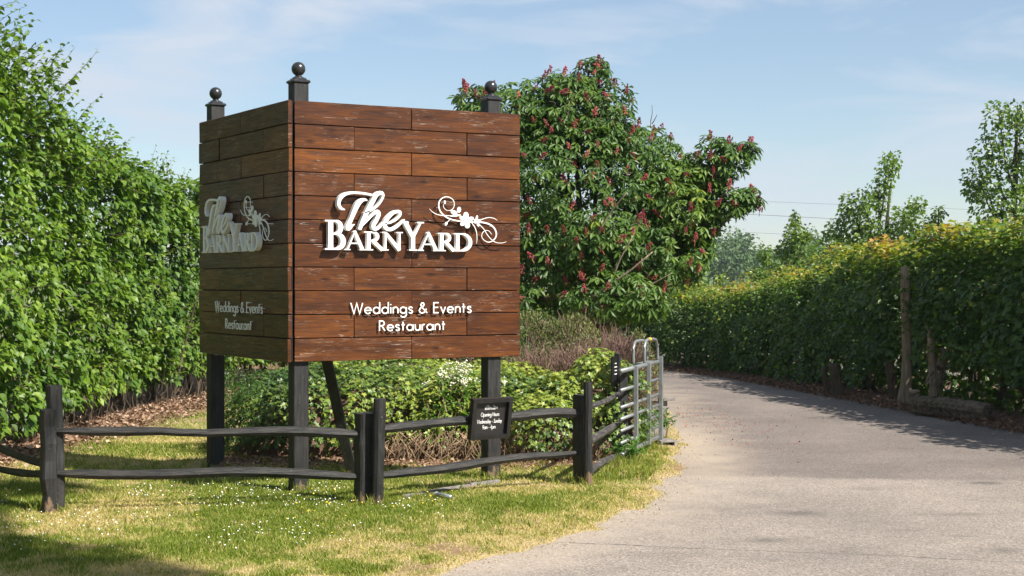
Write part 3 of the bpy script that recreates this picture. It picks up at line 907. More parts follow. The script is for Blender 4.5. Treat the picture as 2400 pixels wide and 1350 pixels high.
for name, mb, mat, _ in panel_objects():
    V, F = mb.get()
    me = np_mesh(name, V, F, mat)
    o = bpy.data.objects.new(name, me)
    for O, U in ((RO, RU), (LO, LU)):
        link(o, SIGN)
        o.location = Vector((O[0], O[1], 0)) - SIGN.location
        o.rotation_euler = (0, 0, math.atan2(U[1], U[0]))
        if O is RO: o = o.copy()

# ------------------------------------------------------------------ cleft post and rail fence
FENCE = thing('rail_fence', (-1.25, 14.25, 0.0), 'low black cleft post and rail fence round the lawn in front of the sign', 'fence')
CLEFT = np.array([(.55, .78), (-.65, 1.0), (-1, -.35), (.05, -1), (1, -.22)])
def fence_post(x, y, top, r, square=True, lean=(0, 0), rough=0.10):
    mb = MB()
    n = 9
    pth, rad = [], []
    for k in range(n):
        f = k / (n - 1)
        pth.append((x + lean[0] * f + random.uniform(-1, 1) * r * rough, y + lean[1] * f + random.uniform(-1, 1) * r * rough, -0.25 + (top + .25) * f))
        rad.append(r * (1 + random.uniform(-.06, .06)))
    prof = np.array([(1, .72), (.72, 1), (-.8, .95), (-1, .7), (-.95, -.8), (-.7, -1), (.8, -.95), (1, -.75)]) if square else np.c_[np.cos(np.arange(10) * .628), np.sin(np.arange(10) * .628)]
    sweep(mb, pth, rad, prof=prof, up=(.81, .585, 0))
    return mb.part('post', M_POST, FENCE)
fence_post(-3.985, 13.66, .93, .060, True, (-.02, .0), .18)
fence_post(-3.950, 13.78, 1.13, .060, True, (-.05, .02), .15)
fence_post(-1.335, 14.30, .848, .075, True, (.0, 0), .05)
fence_post(-1.215, 14.20, .985, .056, False, (.03, 0), .05)
fence_post(.700, 15.72, .912, .078, True, (0, 0), .05)
fence_post(.748, 15.56, 1.05, .044, False, (.0, 0), .04)
fence_post(1.235, 18.10, 1.00, .075, True, (0, 0), .04)
fence_post(-5.75, 16.4, 1.02, .065, True, (.0, 0), .10)

def fence_rail(pts, h, mat=M_RAIL, thick=0.55, tip=(.55, .55), twist=0.0):
    """a cleft rail through the points; h its half height"""
    n = 11
    P = interp_path(pts, n) if len(pts) > 2 else np.linspace(np.array(pts[0], float), np.array(pts[1], float), n)
    w = np.cumsum(rng.normal(0, 0.0032, (n, 3)), axis=0)
    w -= np.linspace(0, 1, n)[:, None] * w[-1]
    w[:, 2] *= .9
    P = P + w
    h = h * .90
    r = h * (1 + np.clip(np.cumsum(rng.normal(0, .08, n)), -.22, .24))
    f = np.linspace(0, 1, n)
    r *= np.clip(tip[0] + f / .12, tip[0], 1) * np.clip(tip[1] + (1 - f) / .12, tip[1], 1)
    mb = MB()
    pr = CLEFT * np.array([thick, 1.0])
    c, s_ = math.cos(twist), math.sin(twist)
    sweep(mb, P, r, prof=pr @ np.array([[c, s_], [-s_, c]]), jitter=.16)
    return mb.part('rail', mat, FENCE)
fence_rail([(-4.0, 13.72, .745), (-3.2, 13.86, .735), (-2.7, 13.96, .705), (-2.0, 14.1, .70), (-1.30, 14.28, .652)], .040)
fence_rail([(-4.0, 13.72, .370), (-3.2, 13.86, .345), (-2.3, 14.05, .345), (-1.30, 14.28, .268)], .038)
fence_rail([(-1.28, 14.24, .690), (-.6, 14.75, .725), (-.1, 15.1, .735), (.35, 15.42, .765), (.72, 15.68, .725)], .052, tip=(.75, .45))
fence_rail([(-1.28, 14.24, .275), (-.6, 14.73, .305), (-.05, 15.13, .345), (.72, 15.66, .350)], .039)
fence_rail([(.72, 15.66, .800), (.95, 16.6, .775), (1.23, 18.05, .770)], .042, M_GREYRAIL)
fence_rail([(.72, 15.66, .430), (.95, 16.6, .44), (1.23, 18.05, .425)], .045, M_GREYRAIL)
fence_rail([(.72, 15.66, .110), (.95, 16.6, .13), (1.23, 18.05, .06)], .042, M_GREYRAIL)
fence_rail([(-3.99, 13.72, .44), (-4.6, 14.5, .47), (-5.74, 16.4, .50)], .042)
fence_rail([(-4.0, 13.71, .365), (-4.6, 14.5, .30), (-5.74, 16.4, .22)], .038)

# ------------------------------------------------------------------ opening hours board leaning on the fence rail
OH = thing('opening_hours_board', (-.205, 14.955, .70), 'small black framed board with opening hours fixed to the fence rail', 'notice board')
ou = np.array([.812, .584, 0]); on_ = np.array([.584, -.812, 0])
LEAN = R(9)
oz = np.array([0, 0, 1]) * math.cos(LEAN) + on_ * math.sin(LEAN)
of = np.cross(ou, oz)
oc = np.array([-.205, 14.955, .745])
W2, H2, FD = .226, .196, .030
def fr(cx, cz, hx, hz, name='frame_bar'):
    mb = MB()
    box(mb, oc + ou * cx + oz * cz, ou, of, oz, hx, FD, hz, 0.0)
    mb.part(name, M_BLACK, OH)
fr(0, H2 - .02, W2, .02); fr(0, -H2 + .02, W2, .02)
fr(-W2 + .02, 0, .0199, H2 - .0402); fr(W2 - .02, 0, .0199, H2 - .0402)
mb = MB(); box(mb, oc - of * .018, ou, of, oz, W2 - .0405, .008, H2 - .0405)
mb.part('board_face', M_BOARD, OH)
def board_text(name, strokes):
    mb = MB()
    for k, st in enumerate(strokes):
        t_ = MB(); ribbon(t_, st, .0005, .0025 + .0002 * (k % 6))
        V, F = t_.get()
        Wd = oc + V[:, :1] * ou + V[:, 2:] * oz - of * .010 - V[:, 1:2] * of
        mb.put(Wd, None, F[0])
    mb.part(name, M_PRINT, OH)
for text, hw, z_, cap in (('Opening Hours', .104, .018, .036), ('Wednesday - Sunday', .142, -.048, .036), ('9am - 4pm', .074, -.104, .036)):
    board_text('text_line', [[(x, z, .0037) for x, z in st] for ch, sts in set_text(text, -hw, hw, z_, cap, .14) for st in sts])
sc_ = .125 / 1.6
logo = []
tfm = lambda x, z: ((x - 1.15) * sc_, (z - 2.338) * sc_ + .082)
for st in THE: logo.append([(*tfm(x, z), w * sc_ * .8) for x, z, w in interp_path(st, len(st) * 2)])
for ch, x0, x1, zt in BARN:
    adv, rib = CAPS[ch]
    sx, sz = (x1 - x0) / adv, zt - BASE_Z
    for r_ in rib: logo.append([(*tfm(x0 + x * sx, BASE_Z + y * sz), w * (sx + sz) / 2 * sc_ * 1.1) for x, y, w in r_])
for st in ORN[:1] + ORN[3:4]: logo.append([(*tfm(x, z), max(w * sc_, .0012)) for x, z, w in interp_path(st, len(st) * 2)])
for x, z, a, b, r in PETALS[:9]:
    x_, z_ = tfm(x, z); logo.append([(x_ - a * sc_, z_, b * sc_ * 1.2), (x_, z_, b * sc_ * 2), (x_ + a * sc_, z_, b * sc_ * 1.2)])
board_text('printed_logo', logo)

# narrow notice plate screwed to the ivy covered gate post
NP = thing('notice_plate', (1.20, 18.0, .85), 'narrow dark notice plate seen edge on at the ivy covered gate post', 'notice')
mb = MB(); box(mb, (1.165, 17.98, 1.02), (.35, .94, 0), (.94, -.35, 0), (0, 0, 1), .11, .012, .17, .003); mb.part('plate', M_BLACK, NP)
mb = MB(); box(mb, (1.205, 18.06, 0.98), (.35, .94, 0), (.94, -.35, 0), (0, 0, 1), .03, .03, .24, .003); mb.part('backing_post', M_POST, NP)
for dz_, l in ((.09, .03), (.05, .05), (.01, .04), (-.03, .045)):
    mb = MB(); box(mb, np.array([1.165, 17.98, 1.02 + dz_]) + np.array([.94, -.35, 0]) * .0135, (.35, .94, 0), (.94, -.35, 0), (0, 0, 1), l, .0012, .005); mb.part('text_line', M_PRINT, NP)

# ------------------------------------------------------------------ galvanised field gate standing open
GATE = thing('field_gate', (1.24, 17.55, 0.0), 'grey galvanised tube field gate standing open at the roadside', 'gate')
g0, g1 = np.array([1.235, 17.50]), np.array([1.852, 19.62])
gu = (g1 - g0) / np.linalg.norm(g1 - g0); gn = np.array([-gu[1], gu[0]]); GL = np.linalg.norm(g1 - g0)
def gpt(s_, z_, n_=0.0):
    p = g0 + gu * s_ + gn * n_
    return (p[0], p[1], z_)
def gate_z(px, py, s_):   # height on the gate plane at a photo row
    return CAM_H - (py - HORIZON) / FPX * (g0 + gu * s_)[1]
for i_, s_ in enumerate((.66, 1.42, GL - .03)):
    mb = MB()
    p = gpt(s_, .575, 0.0)
    box(mb, (p[0], p[1], .585), (*gu, 0), (*gn, 0), (0, 0, 1), .028, .024, .49 if i_ < 2 else .53, .004)
    mb.part('upright', M_GALV, GATE)
for z_, r_ in ((1.048, .026), (.835, .019), (.645, .019), (.515, .019), (.385, .019), (.250, .019), (.115, .029)):
    mb = MB()
    sweep(mb, [gpt(0.0, z_, .035), gpt(GL, z_, .035)], r_, k=10)
    mb.part('rail', M_GALV, GATE, smooth=True)
for n_, dz_ in ((.035, 0.0), (.17, -.02)):
    mb = MB()
    a, b_ = 1.33, GL - .06
    pts = [gpt(a, 1.05, n_), gpt(a, 1.22 + dz_, n_), gpt(a + .05, 1.315 + dz_, n_), gpt(a + .2, 1.345 + dz_, n_), gpt(b_ - .2, 1.335 + dz_, n_), gpt(b_ - .07, 1.29 + dz_, n_), gpt(b_ - .01, 1.20 + dz_, n_), gpt(b_, 1.05, n_)]
    sweep(mb, interp_path(pts, 26), .018, k=8)
    o = mb.part('hoop', M_GALV, GATE, smooth=True)
    if n_ < .1:
        mb = MB(); sweep(mb, [gpt(a + .24, 1.348, n_), gpt(a + .36, 1.346, n_)], .0195, k=8); mb.part('tape_band', M_YELLOW, o)
mb = MB(); p = gpt(1.72, 1.056, .10); box(mb, p, (*gu, 0), (*gn, 0), (0, 0, 1), .36, .06, .012, .004); mb.part('latch_plate', M_GALV, GATE)
# hollow block under the gate end
BLK = thing('hollow_block', (1.90, 19.60, 0), 'hollow grey wooden block on the ground propping up the gate end', 'block')
bu = np.array([.92, .38, 0]); bn = np.array([-.38, .92, 0]); bc = np.array([1.885, 19.62, 0])
for nm, cx, cz, hx, hz in (('top_board', 0, .072, .115, .013), ('side_board', -.096, .029, .018, .0285), ('side_board', .096, .029, .018, .0285), ('bottom_board', 0, .010, .077, .0095)):
    mb = MB(); box(mb, bc + bu * cx + np.array([0, 0, cz]), bu, bn, (0, 0, 1), hx, .13, hz, .003); mb.part(nm, M_GREYWOOD, BLK)
# weathered timber box post behind the gate
BX = thing('timber_bollard', (1.86, 20.75, 0), 'weathered grey timber bollard with an overhanging slab top behind the gate', 'bollard')
bc = np.array([1.84, 20.7, 0]); bu = np.array([.9, .436, 0]); bn = np.array([-.436, .9, 0])
for k in range(3):
    mb = MB(); box(mb, bc + bu * (-.10 + .10 * k) + np.array([0, 0, .24]), bu, bn, (0, 0, 1), .048, .13, .25, .004); mb.part('side_board', M_GREYWOOD, BX)
for k in range(2):
    mb = MB(); box(mb, bc + bn * (-.10 + .20 * k) + np.array([0, 0, .515]), bu, bn, (0, 0, 1), .23, .095, .022, .005); mb.part('top_board', M_GREYWOOD, BX)

# small things on the grass
TUBE = thing('metal_tube', (-.62, 14.46, .03), 'short shiny aluminium tube lying on the grass in front of the fence', 'tube')
c0, c1 = np.array(gp(1022, 1179)), np.array(gp(1057, 1186))
mb = MB(); zt = float(lawn_z(c0[0], c0[1])[0]) + .042
sweep(mb, [(*c0, zt), (*c1, zt - .004)], .02, k=12); mb.part('tube_body', M_ALU, TUBE, smooth=True)
mb = MB(); sweep(mb, [(*(c0 * 1.02 - c1 * .02), zt), (*(c0 * .92 + c1 * .08), zt)], .023, k=12); mb.part('end_collar', M_ALU, TUBE, smooth=True)
ED = [gp(945, 1179), gp(1030, 1163), gp(1100, 1152), gp(1170, 1142)]
for a, b_ in zip(ED[:-1], ED[1:]):
    a, b_ = np.array(a), np.array(b_); u = (b_ - a) / np.linalg.norm(b_ - a); m_ = (a + b_) / 2
    mb = MB(); zt = float(lawn_z(m_[0], m_[1])[0])
    box(mb, (m_[0], m_[1], zt + .006), (*u, 0), (-u[1], u[0], 0), (0, 0, 1), np.linalg.norm(b_ - a) / 2 - .004, .022, .03, .004)
    if a is not None and 'EDGING' not in globals():
        EDGING = thing('lawn_edging', (m_[0], m_[1], 0), 'half buried pale wooden edging strip in the grass beside the sign post', 'edging')
    mb.part('edging_board', M_GREYWOOD, EDGING)

# ------------------------------------------------------------------ leaves
def tmpl_ovate(w=.34, fold=.10, droop=-.10):
    V = np.array([(0, 0, 0), (-w * .75, .22, fold * .8), (w * .75, .22, fold * .8), (0, .5, 0), (-w, .5, fold), (w, .5, fold), (0, 1, droop), (0, .22, 0)], float)
    F = np.array([(0, 7, 1), (0, 2, 7), (7, 3, 4), (7, 4, 1), (7, 2, 5), (7, 5, 3), (3, 6, 4), (3, 5, 6)])
    return V, F
def tmpl_lance(w=.18, fold=.05):
    V = np.array([(0, 0, 0), (-w, .45, fold), (w, .45, fold), (0, 1, -.06)], float)
    return V, np.array([(0, 3, 1), (0, 2, 3)])
def tmpl_ivy():
    V = np.array([(0, .28, 0), (0, .05, -.02), (-.36, -.06, .05), (-.24, .26, .04), (-.50, .50, .06), (-.18, .56, .03), (0, 1, -.06), (.18, .56, .03), (.50, .50, .06), (.24, .26, .04), (.36, -.06, .05)], float)
    return V, np.array([(0, i, i + 1) for i in range(1, 10)] + [(0, 10, 1)])[:, [0, 2, 1]]
def tmpl_palm(n=5):
    V, F = [], []
    for k in range(n):
        a = math.radians(-104 + 208 * k / (n - 1))
        L = (1.0, .93, .66)[min(abs(k - n // 2), 2)]
        c, s_ = math.sin(a), math.cos(a)
        def q(x, y, z): return (x * s_ + y * c, -x * c + y * s_, z)
        b = len(V)
        V += [q(0, .05, 0), q(-.09 * L, .40 * L, .05 - .05), q(.09 * L, .40 * L, .05 - .05), q(0, .45 * L, -.08), q(-.17 * L, .68 * L, -.10), q(.17 * L, .68 * L, -.10), q(0, L, -.34), q(0, .70 * L, -.19)]
        F += [(b, b + 3, b + 1), (b, b + 2, b + 3), (b + 3, b + 7, b + 4), (b + 3, b + 4, b + 1), (b + 3, b + 2, b + 5), (b + 3, b + 5, b + 7), (b + 7, b + 6, b + 4), (b + 7, b + 5, b + 6)]
    return np.array(V, float), np.array(F)
OVATE, HEART, LANCE, IVY, PALM = tmpl_ovate(), tmpl_ovate(.42, .07, -.12), tmpl_lance(), tmpl_ivy(), tmpl_palm()
def tmpl_small(w=.36):
    V = np.array([(0, 0, 0), (-w, .45, .09), (w, .45, .09), (0, 1, -.08), (0, .45, 0)], float)
    return V, np.array([(0, 4, 1), (0, 2, 4), (4, 3, 1), (4, 2, 3)])
SMALL = tmpl_small()

class Leaves:
    def __init__(self, tm):
        self.tm = tm; self.V, self.T = [], []
    def add(self, P, N, T, S, tint):
        """positions, face normals, tip directions, sizes, tint 0..1"""
        if len(P) == 0: return
        z = unit(N)
        y = unit(T - (T * z).sum(1, keepdims=True) * z)
        x = np.cross(y, z)
        t = self.tm[0]
        S = np.broadcast_to(np.asarray(S, float), (len(P),))[:, None, None]
        V = P[:, None, :] + S * (t[None, :, :1] * x[:, None] + t[None, :, 1:2] * y[:, None] + t[None, :, 2:] * z[:, None])
        self.V.append(V.reshape(-1, 3))
        self.T.append(np.repeat(np.clip(tint, 0, 1), len(t)))
    def part(self, name, mat, parent=None, kind='stuff'):
        V = np.concatenate(self.V); T = np.concatenate(self.T)
        k = len(self.tm[0]); n = len(V) // k
        F = (self.tm[1][None] + (np.arange(n) * k)[:, None, None]).reshape(-1, 3)
        return part(name, V, F, mat, parent, attrs={'tint': T}, kind=kind)

def rnd(n): return rng.normal(0, 1, (n, 3))
SUNV = np.array(sun_dir)

def shoots(lv, tw, starts, dirs, lengths, leaf, tint0, step=.07, droop=.15, curl=.25, r0=.005):
    """leafy shoots: a thin stem with alternating leaves"""
    for p, d, L in zip(starts, dirs, lengths):
        n = max(3, int(L / step))
        d = d / np.linalg.norm(d)
        side = np.cross(d, rng.normal(0, 1, 3)); side /= np.linalg.norm(side)
        pts = [p]
        dd = d.copy()
        for k in range(n):
            dd = dd + side * curl * .12 + np.array([0, 0, -droop * .1]) + rng.normal(0, .05, 3)
            dd /= np.linalg.norm(dd)
            pts.append(pts[-1] + dd * step)
        pts = np.array(pts)
        if tw is not None:
            sweep(tw, pts, np.linspace(r0, r0 * .35, len(pts)), k=3, caps=False)
        q = pts[1:]
        m = len(q)
        a = np.arange(m) * 2.4 + rng.random() * 6
        b = np.cross(side, d)
        out = np.cos(a)[:, None] * side + np.sin(a)[:, None] * b
        f = np.linspace(1, .45, m)
        T = out * .9 + d * .5 + np.array([0, 0, -.35]) + rnd(m) * .2
        N = np.array([0, 0, .8]) + out * .3 + rnd(m) * .4
        lv.add(q, N, T, leaf * f * rng.uniform(.8, 1.15, m), tint0 + .25 * (1 - f) + rng.normal(0, .12, m))

def tubes_path(p0, p1, n=6, wob=.05):
    P = np.linspace(np.array(p0, float), np.array(p1, float), n)
    P[1:-1] += rng.normal(0, wob, (n - 2, 3))
    return P

# ------------------------------------------------------------------ the tall hedge on the left
def polyline_at(path, u):
    P = np.asarray(path, float)
    L = np.r_[0, np.cumsum(np.linalg.norm(np.diff(P[:, :2], axis=0), axis=1))]
    u = u * L[-1]
    q = np.c_[[np.interp(u, L, P[:, k]) for k in range(P.shape[1])]].T
    e = 0.05
    q2 = np.c_[[np.interp(np.minimum(u + e, L[-1]), L, P[:, k]) for k in range(2)]].T
    q1 = np.c_[[np.interp(np.maximum(u - e, 0), L, P[:, k]) for k in range(2)]].T
    t = unit(q2 - q1)
    return q, t, L[-1]

def hedge_leaves(lv, path, height, width, n, leaf, side, lump, bottom, tintf, sunbias=.3, hang=.7, face=(.62, .26, .12), deep=.28, dens=None, rnd_sh=0.0, hol=.24):
    """path of the visible foot line; side=+1 when the body lies to the left of the walking direction"""
    u = rng.random(n)
    q, t, L = polyline_at(path, u)
    out = np.c_[t[:, 1], -t[:, 0]] * side                    # towards the visible side
    H = height(q)
    w = width
    kind = rng.choice(3, n, p=face)
    zf = np.where(kind == 0, rng.random(n), np.where(kind == 1, 1.0, rng.random(n)))
    lat = np.where(kind == 0, 0.0, np.where(kind == 1, rng.random(n), 1.0))
    zb = bottom(q)
    Z = zb + (H - zb) * zf
    # rounded shoulders
    sh = np.clip((zf - .86) / .14, 0, 1) ** 2
    inset = -lat * w - (kind == 0) * sh * .25
    inset = inset - (kind == 0) * rnd_sh * np.clip((zf - .52) / .48, 0, 1) ** 1.6
    P = np.c_[q[:, :2] + out * inset[:, None], Z]
    Nf = np.where((kind == 0)[:, None], np.c_[out, np.full(n, .15)], np.where((kind == 1)[:, None], np.c_[out * .2, np.ones(n)], np.c_[-out, np.full(n, .1)]))
    Nf = Nf + (kind == 0)[:, None] * (sh + rnd_sh * .9 * np.clip((zf - .5) / .5, 0, 1))[:, None] * np.array([0, 0, .8])
    Nf = unit(Nf)
    a1 = fbm(P, .75, 4.0, 2) - .5
    a2 = vnoise(P, 2.6, 17.0) - .5
    bulge = lump * (a1 * 2.0 + a2 * .9)
    dp = rng.exponential(deep, n)
    P = P + Nf * (bulge - dp)[:, None]
    keep = (P[:, 2] > zb * .6 + .02 + .25 * rng.random(n) * (zb > .3)) & (P[:, 2] > .03)
    hole = np.minimum(vnoise(P, 2.0, 33.0), vnoise(P, .85, 71.0) * 1.05 + .16 + dp * .5 if side > 0 else 1.0)
    keep &= hole > hol + .08 * rng.random(n)
    if dens is not None: keep &= rng.random(n) < dens(P)
    P, Nf, dp, a2, q2 = P[keep], Nf[keep], dp[keep], a2[keep], q[keep]
    m = len(P)
    N = Nf * .65 + np.array([0, 0, .45]) + SUNV * sunbias + rnd(m) * .42
    T = Nf * .55 + np.array([0, 0, -hang]) + rnd(m) * .45
    clump = vnoise(P, 3.2, 8.0)
    tint = tintf(P, dp, clump) + rng.normal(0, .13, m)
    lv.add(P, N, T, leaf(P, m), tint)
    return P

HL = thing('tall_hedge', (-6.3, 22.0, 0), 'tall bright green broad leaved hedge behind the fence and the sign', 'hedge')
lv = Leaves(OVATE); tw = MB()
def lh_height(q):
    Y = q[:, 1]
    base = np.interp(Y, [13, 17, 19.0, 20.3, 21.3, 22.5, 24, 26, 28, 32, 35], [5.3, 5.2, 4.95, 4.55, 4.15, 3.9, 3.86, 3.72, 3.6, 3.4, 3.3])
    return base + .25 * (vnoise(q[:, :2], 1.6, 2.0) - .5)
lh_path = np.c_[LH, np.zeros(len(LH))]
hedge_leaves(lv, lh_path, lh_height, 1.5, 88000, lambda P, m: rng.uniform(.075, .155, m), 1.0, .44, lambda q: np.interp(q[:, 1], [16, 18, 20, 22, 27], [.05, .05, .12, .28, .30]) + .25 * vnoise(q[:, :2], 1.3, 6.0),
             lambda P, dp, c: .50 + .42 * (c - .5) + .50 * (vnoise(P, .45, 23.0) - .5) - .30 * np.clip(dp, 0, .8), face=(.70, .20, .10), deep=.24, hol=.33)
# long shoots on the crest and the face
n = 330
u = np.r_[rng.random(200), rng.random(130) * .45]
q, t, L_ = polyline_at(lh_path, u)
out = np.c_[t[:, 1], -t[:, 0]]
H = lh_height(q)
st = np.c_[q[:, :2] - out * rng.uniform(0, .8, n)[:, None], H - .12]
dr = np.c_[out * rng.uniform(-.2, .9, n)[:, None], np.full(n, 1.0)] + rnd(n) * .28
shoots(lv, tw, st, dr, rng.uniform(.25, .62, n), .125, .45)
n = 170    # the loose leaders of the tallest part
q, t, L_ = polyline_at(lh_path, rng.uniform(.05, .40, n))
out = np.c_[t[:, 1], -t[:, 0]]
st = np.c_[q[:, :2] + out * rng.uniform(-.5, .25, n)[:, None], lh_height(q) - rng.uniform(.0, 1.1, n)]
dr = np.c_[out * rng.uniform(.2, 1.2, n)[:, None], np.full(n, .9)] + rnd(n) * .3
shoots(lv, tw, st, dr, rng.uniform(.35, .85, n), .135, .5, step=.06)
n = 420
q, t, L_ = polyline_at(lh_path, rng.random(n))
out = np.c_[t[:, 1], -t[:, 0]]
st = np.c_[q[:, :2] + out * rng.uniform(-.1, .12, n)[:, None], rng.uniform(.5, 1, n) * lh_height(q) * rng.uniform(.15, 1, n) + .25]
dr = np.c_[out, np.full(n, .1)] + rnd(n) * .45
shoots(lv, tw, st, dr, rng.uniform(.2, .45, n), .13, .55, droop=.5)
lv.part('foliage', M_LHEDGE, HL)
tw.part('twigs', M_TWIG, HL, kind='stuff')
for k in range(46):
    u = (k + rng.random()) / 46
    q, t, L_ = polyline_at(lh_path, np.array([u]))
    p = np.array([q[0, 0] - rng.uniform(.25, .9), q[0, 1], -.1])
    mb = MB()
    P = tubes_path(p, p + np.array([rng.normal(0, .25), rng.normal(0, .25), rng.uniform(1.6, 3.0)]), 6, .05)
    sweep(mb, P, np.linspace(rng.uniform(.025, .06), .012, 6), k=6)
    mb.part('stem', M_BARK, HL)
# brush of bare twigs at the hedge foot
tw = MB()
for k in range(420):
    q, t, L_ = polyline_at(lh_path, np.array([rng.random()]))
    p = np.array([q[0, 0] + rng.uniform(-.8, .15), q[0, 1], .02])
    P = tubes_path(p, p + np.array([rng.normal(.1, .2), rng.normal(0, .25), rng.uniform(.25, .9)]), 4, .04)
    sweep(tw, P, np.linspace(.007, .002, 4), k=3, caps=False)
tw.part('foot_twigs', M_TWIG, HL, kind='stuff')

# ------------------------------------------------------------------ the hedge along the road on the right
HR = thing('roadside_hedge', (7.6, 23.0, 0), 'long dark hedge with copper new growth along the far side of the road', 'hedge')
lv = Leaves(HEART); tw = MB()
RHs = np.array([np.hypot(*(RH[k] - RH[0])) for k in range(len(RH))])
def rh_height(q):
    Y = q[:, 1]; X = q[:, 0]
    b = np.interp(Y, [11, 18, 22, 25, 29, 33.5, 36.3, 37.9, 39.5], [3.8, 3.55, 3.0, 2.80, 2.58, 2.32, 1.95, 1.84, 1.80])
    return b + .30 * (vnoise(q[:, :2], .9, 40.0) - .5) + .14 * (vnoise(q[:, :2], 2.5, 3.0) - .5)
rh_path = np.c_[RH + np.array([.12, .03]), np.zeros(len(RH))]
def rh_bottom(q):
    Y = q[:, 1]
    return np.interp(Y, [11, 20, 24, 27.5, 29.0, 32], [.35, .55, .75, .60, .12, .05]) + .40 * (vnoise(q[:, :2], 1.1, 51.0) - .4)
def rh_dens(P):
    d = np.ones(len(P))
    for x, y, h, w in ((6.50, 26.2, 1.50, .16), (6.74, 25.2, 1.15, .25), (5.66, 28.2, .70, .18)):
        # leaves are thin in front of the bare trunks
        s_ = np.abs((P[:, 0] - x) * .94 - (P[:, 1] - y) * .28)
        d = np.where((s_ < w) & (P[:, 2] < h + .5 * (vnoise(P, 4.0, 2.0) - .5)), .06, d)
    return d
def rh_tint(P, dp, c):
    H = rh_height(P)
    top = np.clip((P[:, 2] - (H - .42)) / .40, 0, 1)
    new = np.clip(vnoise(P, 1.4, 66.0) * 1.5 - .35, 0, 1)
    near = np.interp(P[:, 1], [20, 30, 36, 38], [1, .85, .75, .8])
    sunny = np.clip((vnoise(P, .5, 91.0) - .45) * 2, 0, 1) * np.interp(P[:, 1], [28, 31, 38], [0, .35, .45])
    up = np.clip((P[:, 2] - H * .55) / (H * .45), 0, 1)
    return .26 + .34 * (c - .5) - .15 * np.clip(dp, 0, .8) + up * .16 + top * (.22 + .56 * new * near * rng.random(len(P)) ** .6) + sunny * .10  # up and sunny paint sunlight into the tint, top adds new growth
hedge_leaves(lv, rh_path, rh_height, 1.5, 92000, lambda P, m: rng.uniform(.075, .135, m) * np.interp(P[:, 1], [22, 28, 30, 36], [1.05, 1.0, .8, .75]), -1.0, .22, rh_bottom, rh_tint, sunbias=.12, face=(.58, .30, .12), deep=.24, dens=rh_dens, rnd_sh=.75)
n = 460
u = rng.random(n)
q, t, L_ = polyline_at(rh_path, u)
out = -np.c_[t[:, 1], -t[:, 0]]
st = np.c_[q[:, :2] - out * rng.uniform(.0, 1.3, n)[:, None], rh_height(q) - .08]
dr = np.c_[out * rng.uniform(-.5, .7, n)[:, None], np.full(n, 1.0)] + rnd(n) * .3
shoots(lv, tw, st, dr, rng.uniform(.15, .38, n), .10, .60)
n = 520
u = rng.random(n)
q, t, L_ = polyline_at(rh_path, u)
out = -np.c_[t[:, 1], -t[:, 0]]
hb = rh_bottom(q)
st = np.c_[q[:, :2] + out * rng.uniform(-.1, .1, n)[:, None], hb + (rh_height(q) - hb) * rng.random(n)]
dr = np.c_[out, np.full(n, -.1)] + rnd(n) * .5
shoots(lv, tw, st, dr, rng.uniform(.2, .5, n), .10, .30, droop=.8)
n = 54    # sprays reaching past the bare trunks
w_ = rng.random(n)
st = np.c_[np.where(w_ < .6, 6.52, 6.80) + rng.normal(0, .13, n), 26.1 + rng.normal(0, .12, n) - (w_ > .6) * .9, np.where(w_ < .6, rng.uniform(1.3, 2.3, n), rng.uniform(.85, 1.5, n))]
dr = np.c_[rng.uniform(-1.0, -.3, n), rng.uniform(-1, .2, n), rng.uniform(-.5, .3, n)]
shoots(lv, tw, st, dr, rng.uniform(.2, .42, n), .10, .34, droop=.8)
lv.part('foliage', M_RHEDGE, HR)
for k in range(260):
    u = rng.random() * .62
    q, t, L_ = polyline_at(rh_path, np.array([u]))
    o = -np.array([t[0, 1], -t[0, 0]])
    p = np.array([*(q[0, :2] - o * rng.uniform(.0, 1.6)), .02])
    P = tubes_path(p, p + np.array([rng.normal(0, .35), rng.normal(0, .35), rng.uniform(.4, 1.6)]), 5, .06)
    sweep(tw, P, np.linspace(rng.uniform(.004, .012), .003, 5), k=3, caps=False)
tw.part('twigs', M_TWIG, HR, kind='stuff')
for k in range(40):
    u = (k + rng.random()) / 40
    q, t, L_ = polyline_at(rh_path, np.array([u]))
    o = -np.array([t[0, 1], -t[0, 0]])
    p = np.array([*(q[0, :2] - o * rng.uniform(.45, 1.2)), -.1])
    mb = MB()
    P = tubes_path(p, p + np.array([rng.normal(0, .18), rng.normal(0, .18), rng.uniform(1.3, 2.0)]), 6, .04)
    sweep(mb, P, np.linspace(rng.uniform(.03, .09), .02, 6), k=7)
    mb.part('stem', M_BARK, HR)

# dim undergrowth inside the hedge, down to the ground
lv = Leaves(HEART); n = 34000
q, t, L_ = polyline_at(rh_path, rng.random(n))
o = -np.c_[t[:, 1], -t[:, 0]]
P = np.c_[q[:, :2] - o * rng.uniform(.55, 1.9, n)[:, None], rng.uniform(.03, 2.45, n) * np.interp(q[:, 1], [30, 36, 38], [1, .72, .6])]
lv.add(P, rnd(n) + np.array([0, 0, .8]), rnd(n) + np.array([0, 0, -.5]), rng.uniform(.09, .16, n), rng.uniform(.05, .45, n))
lv.part('undergrowth', M_RHEDGE, HR)

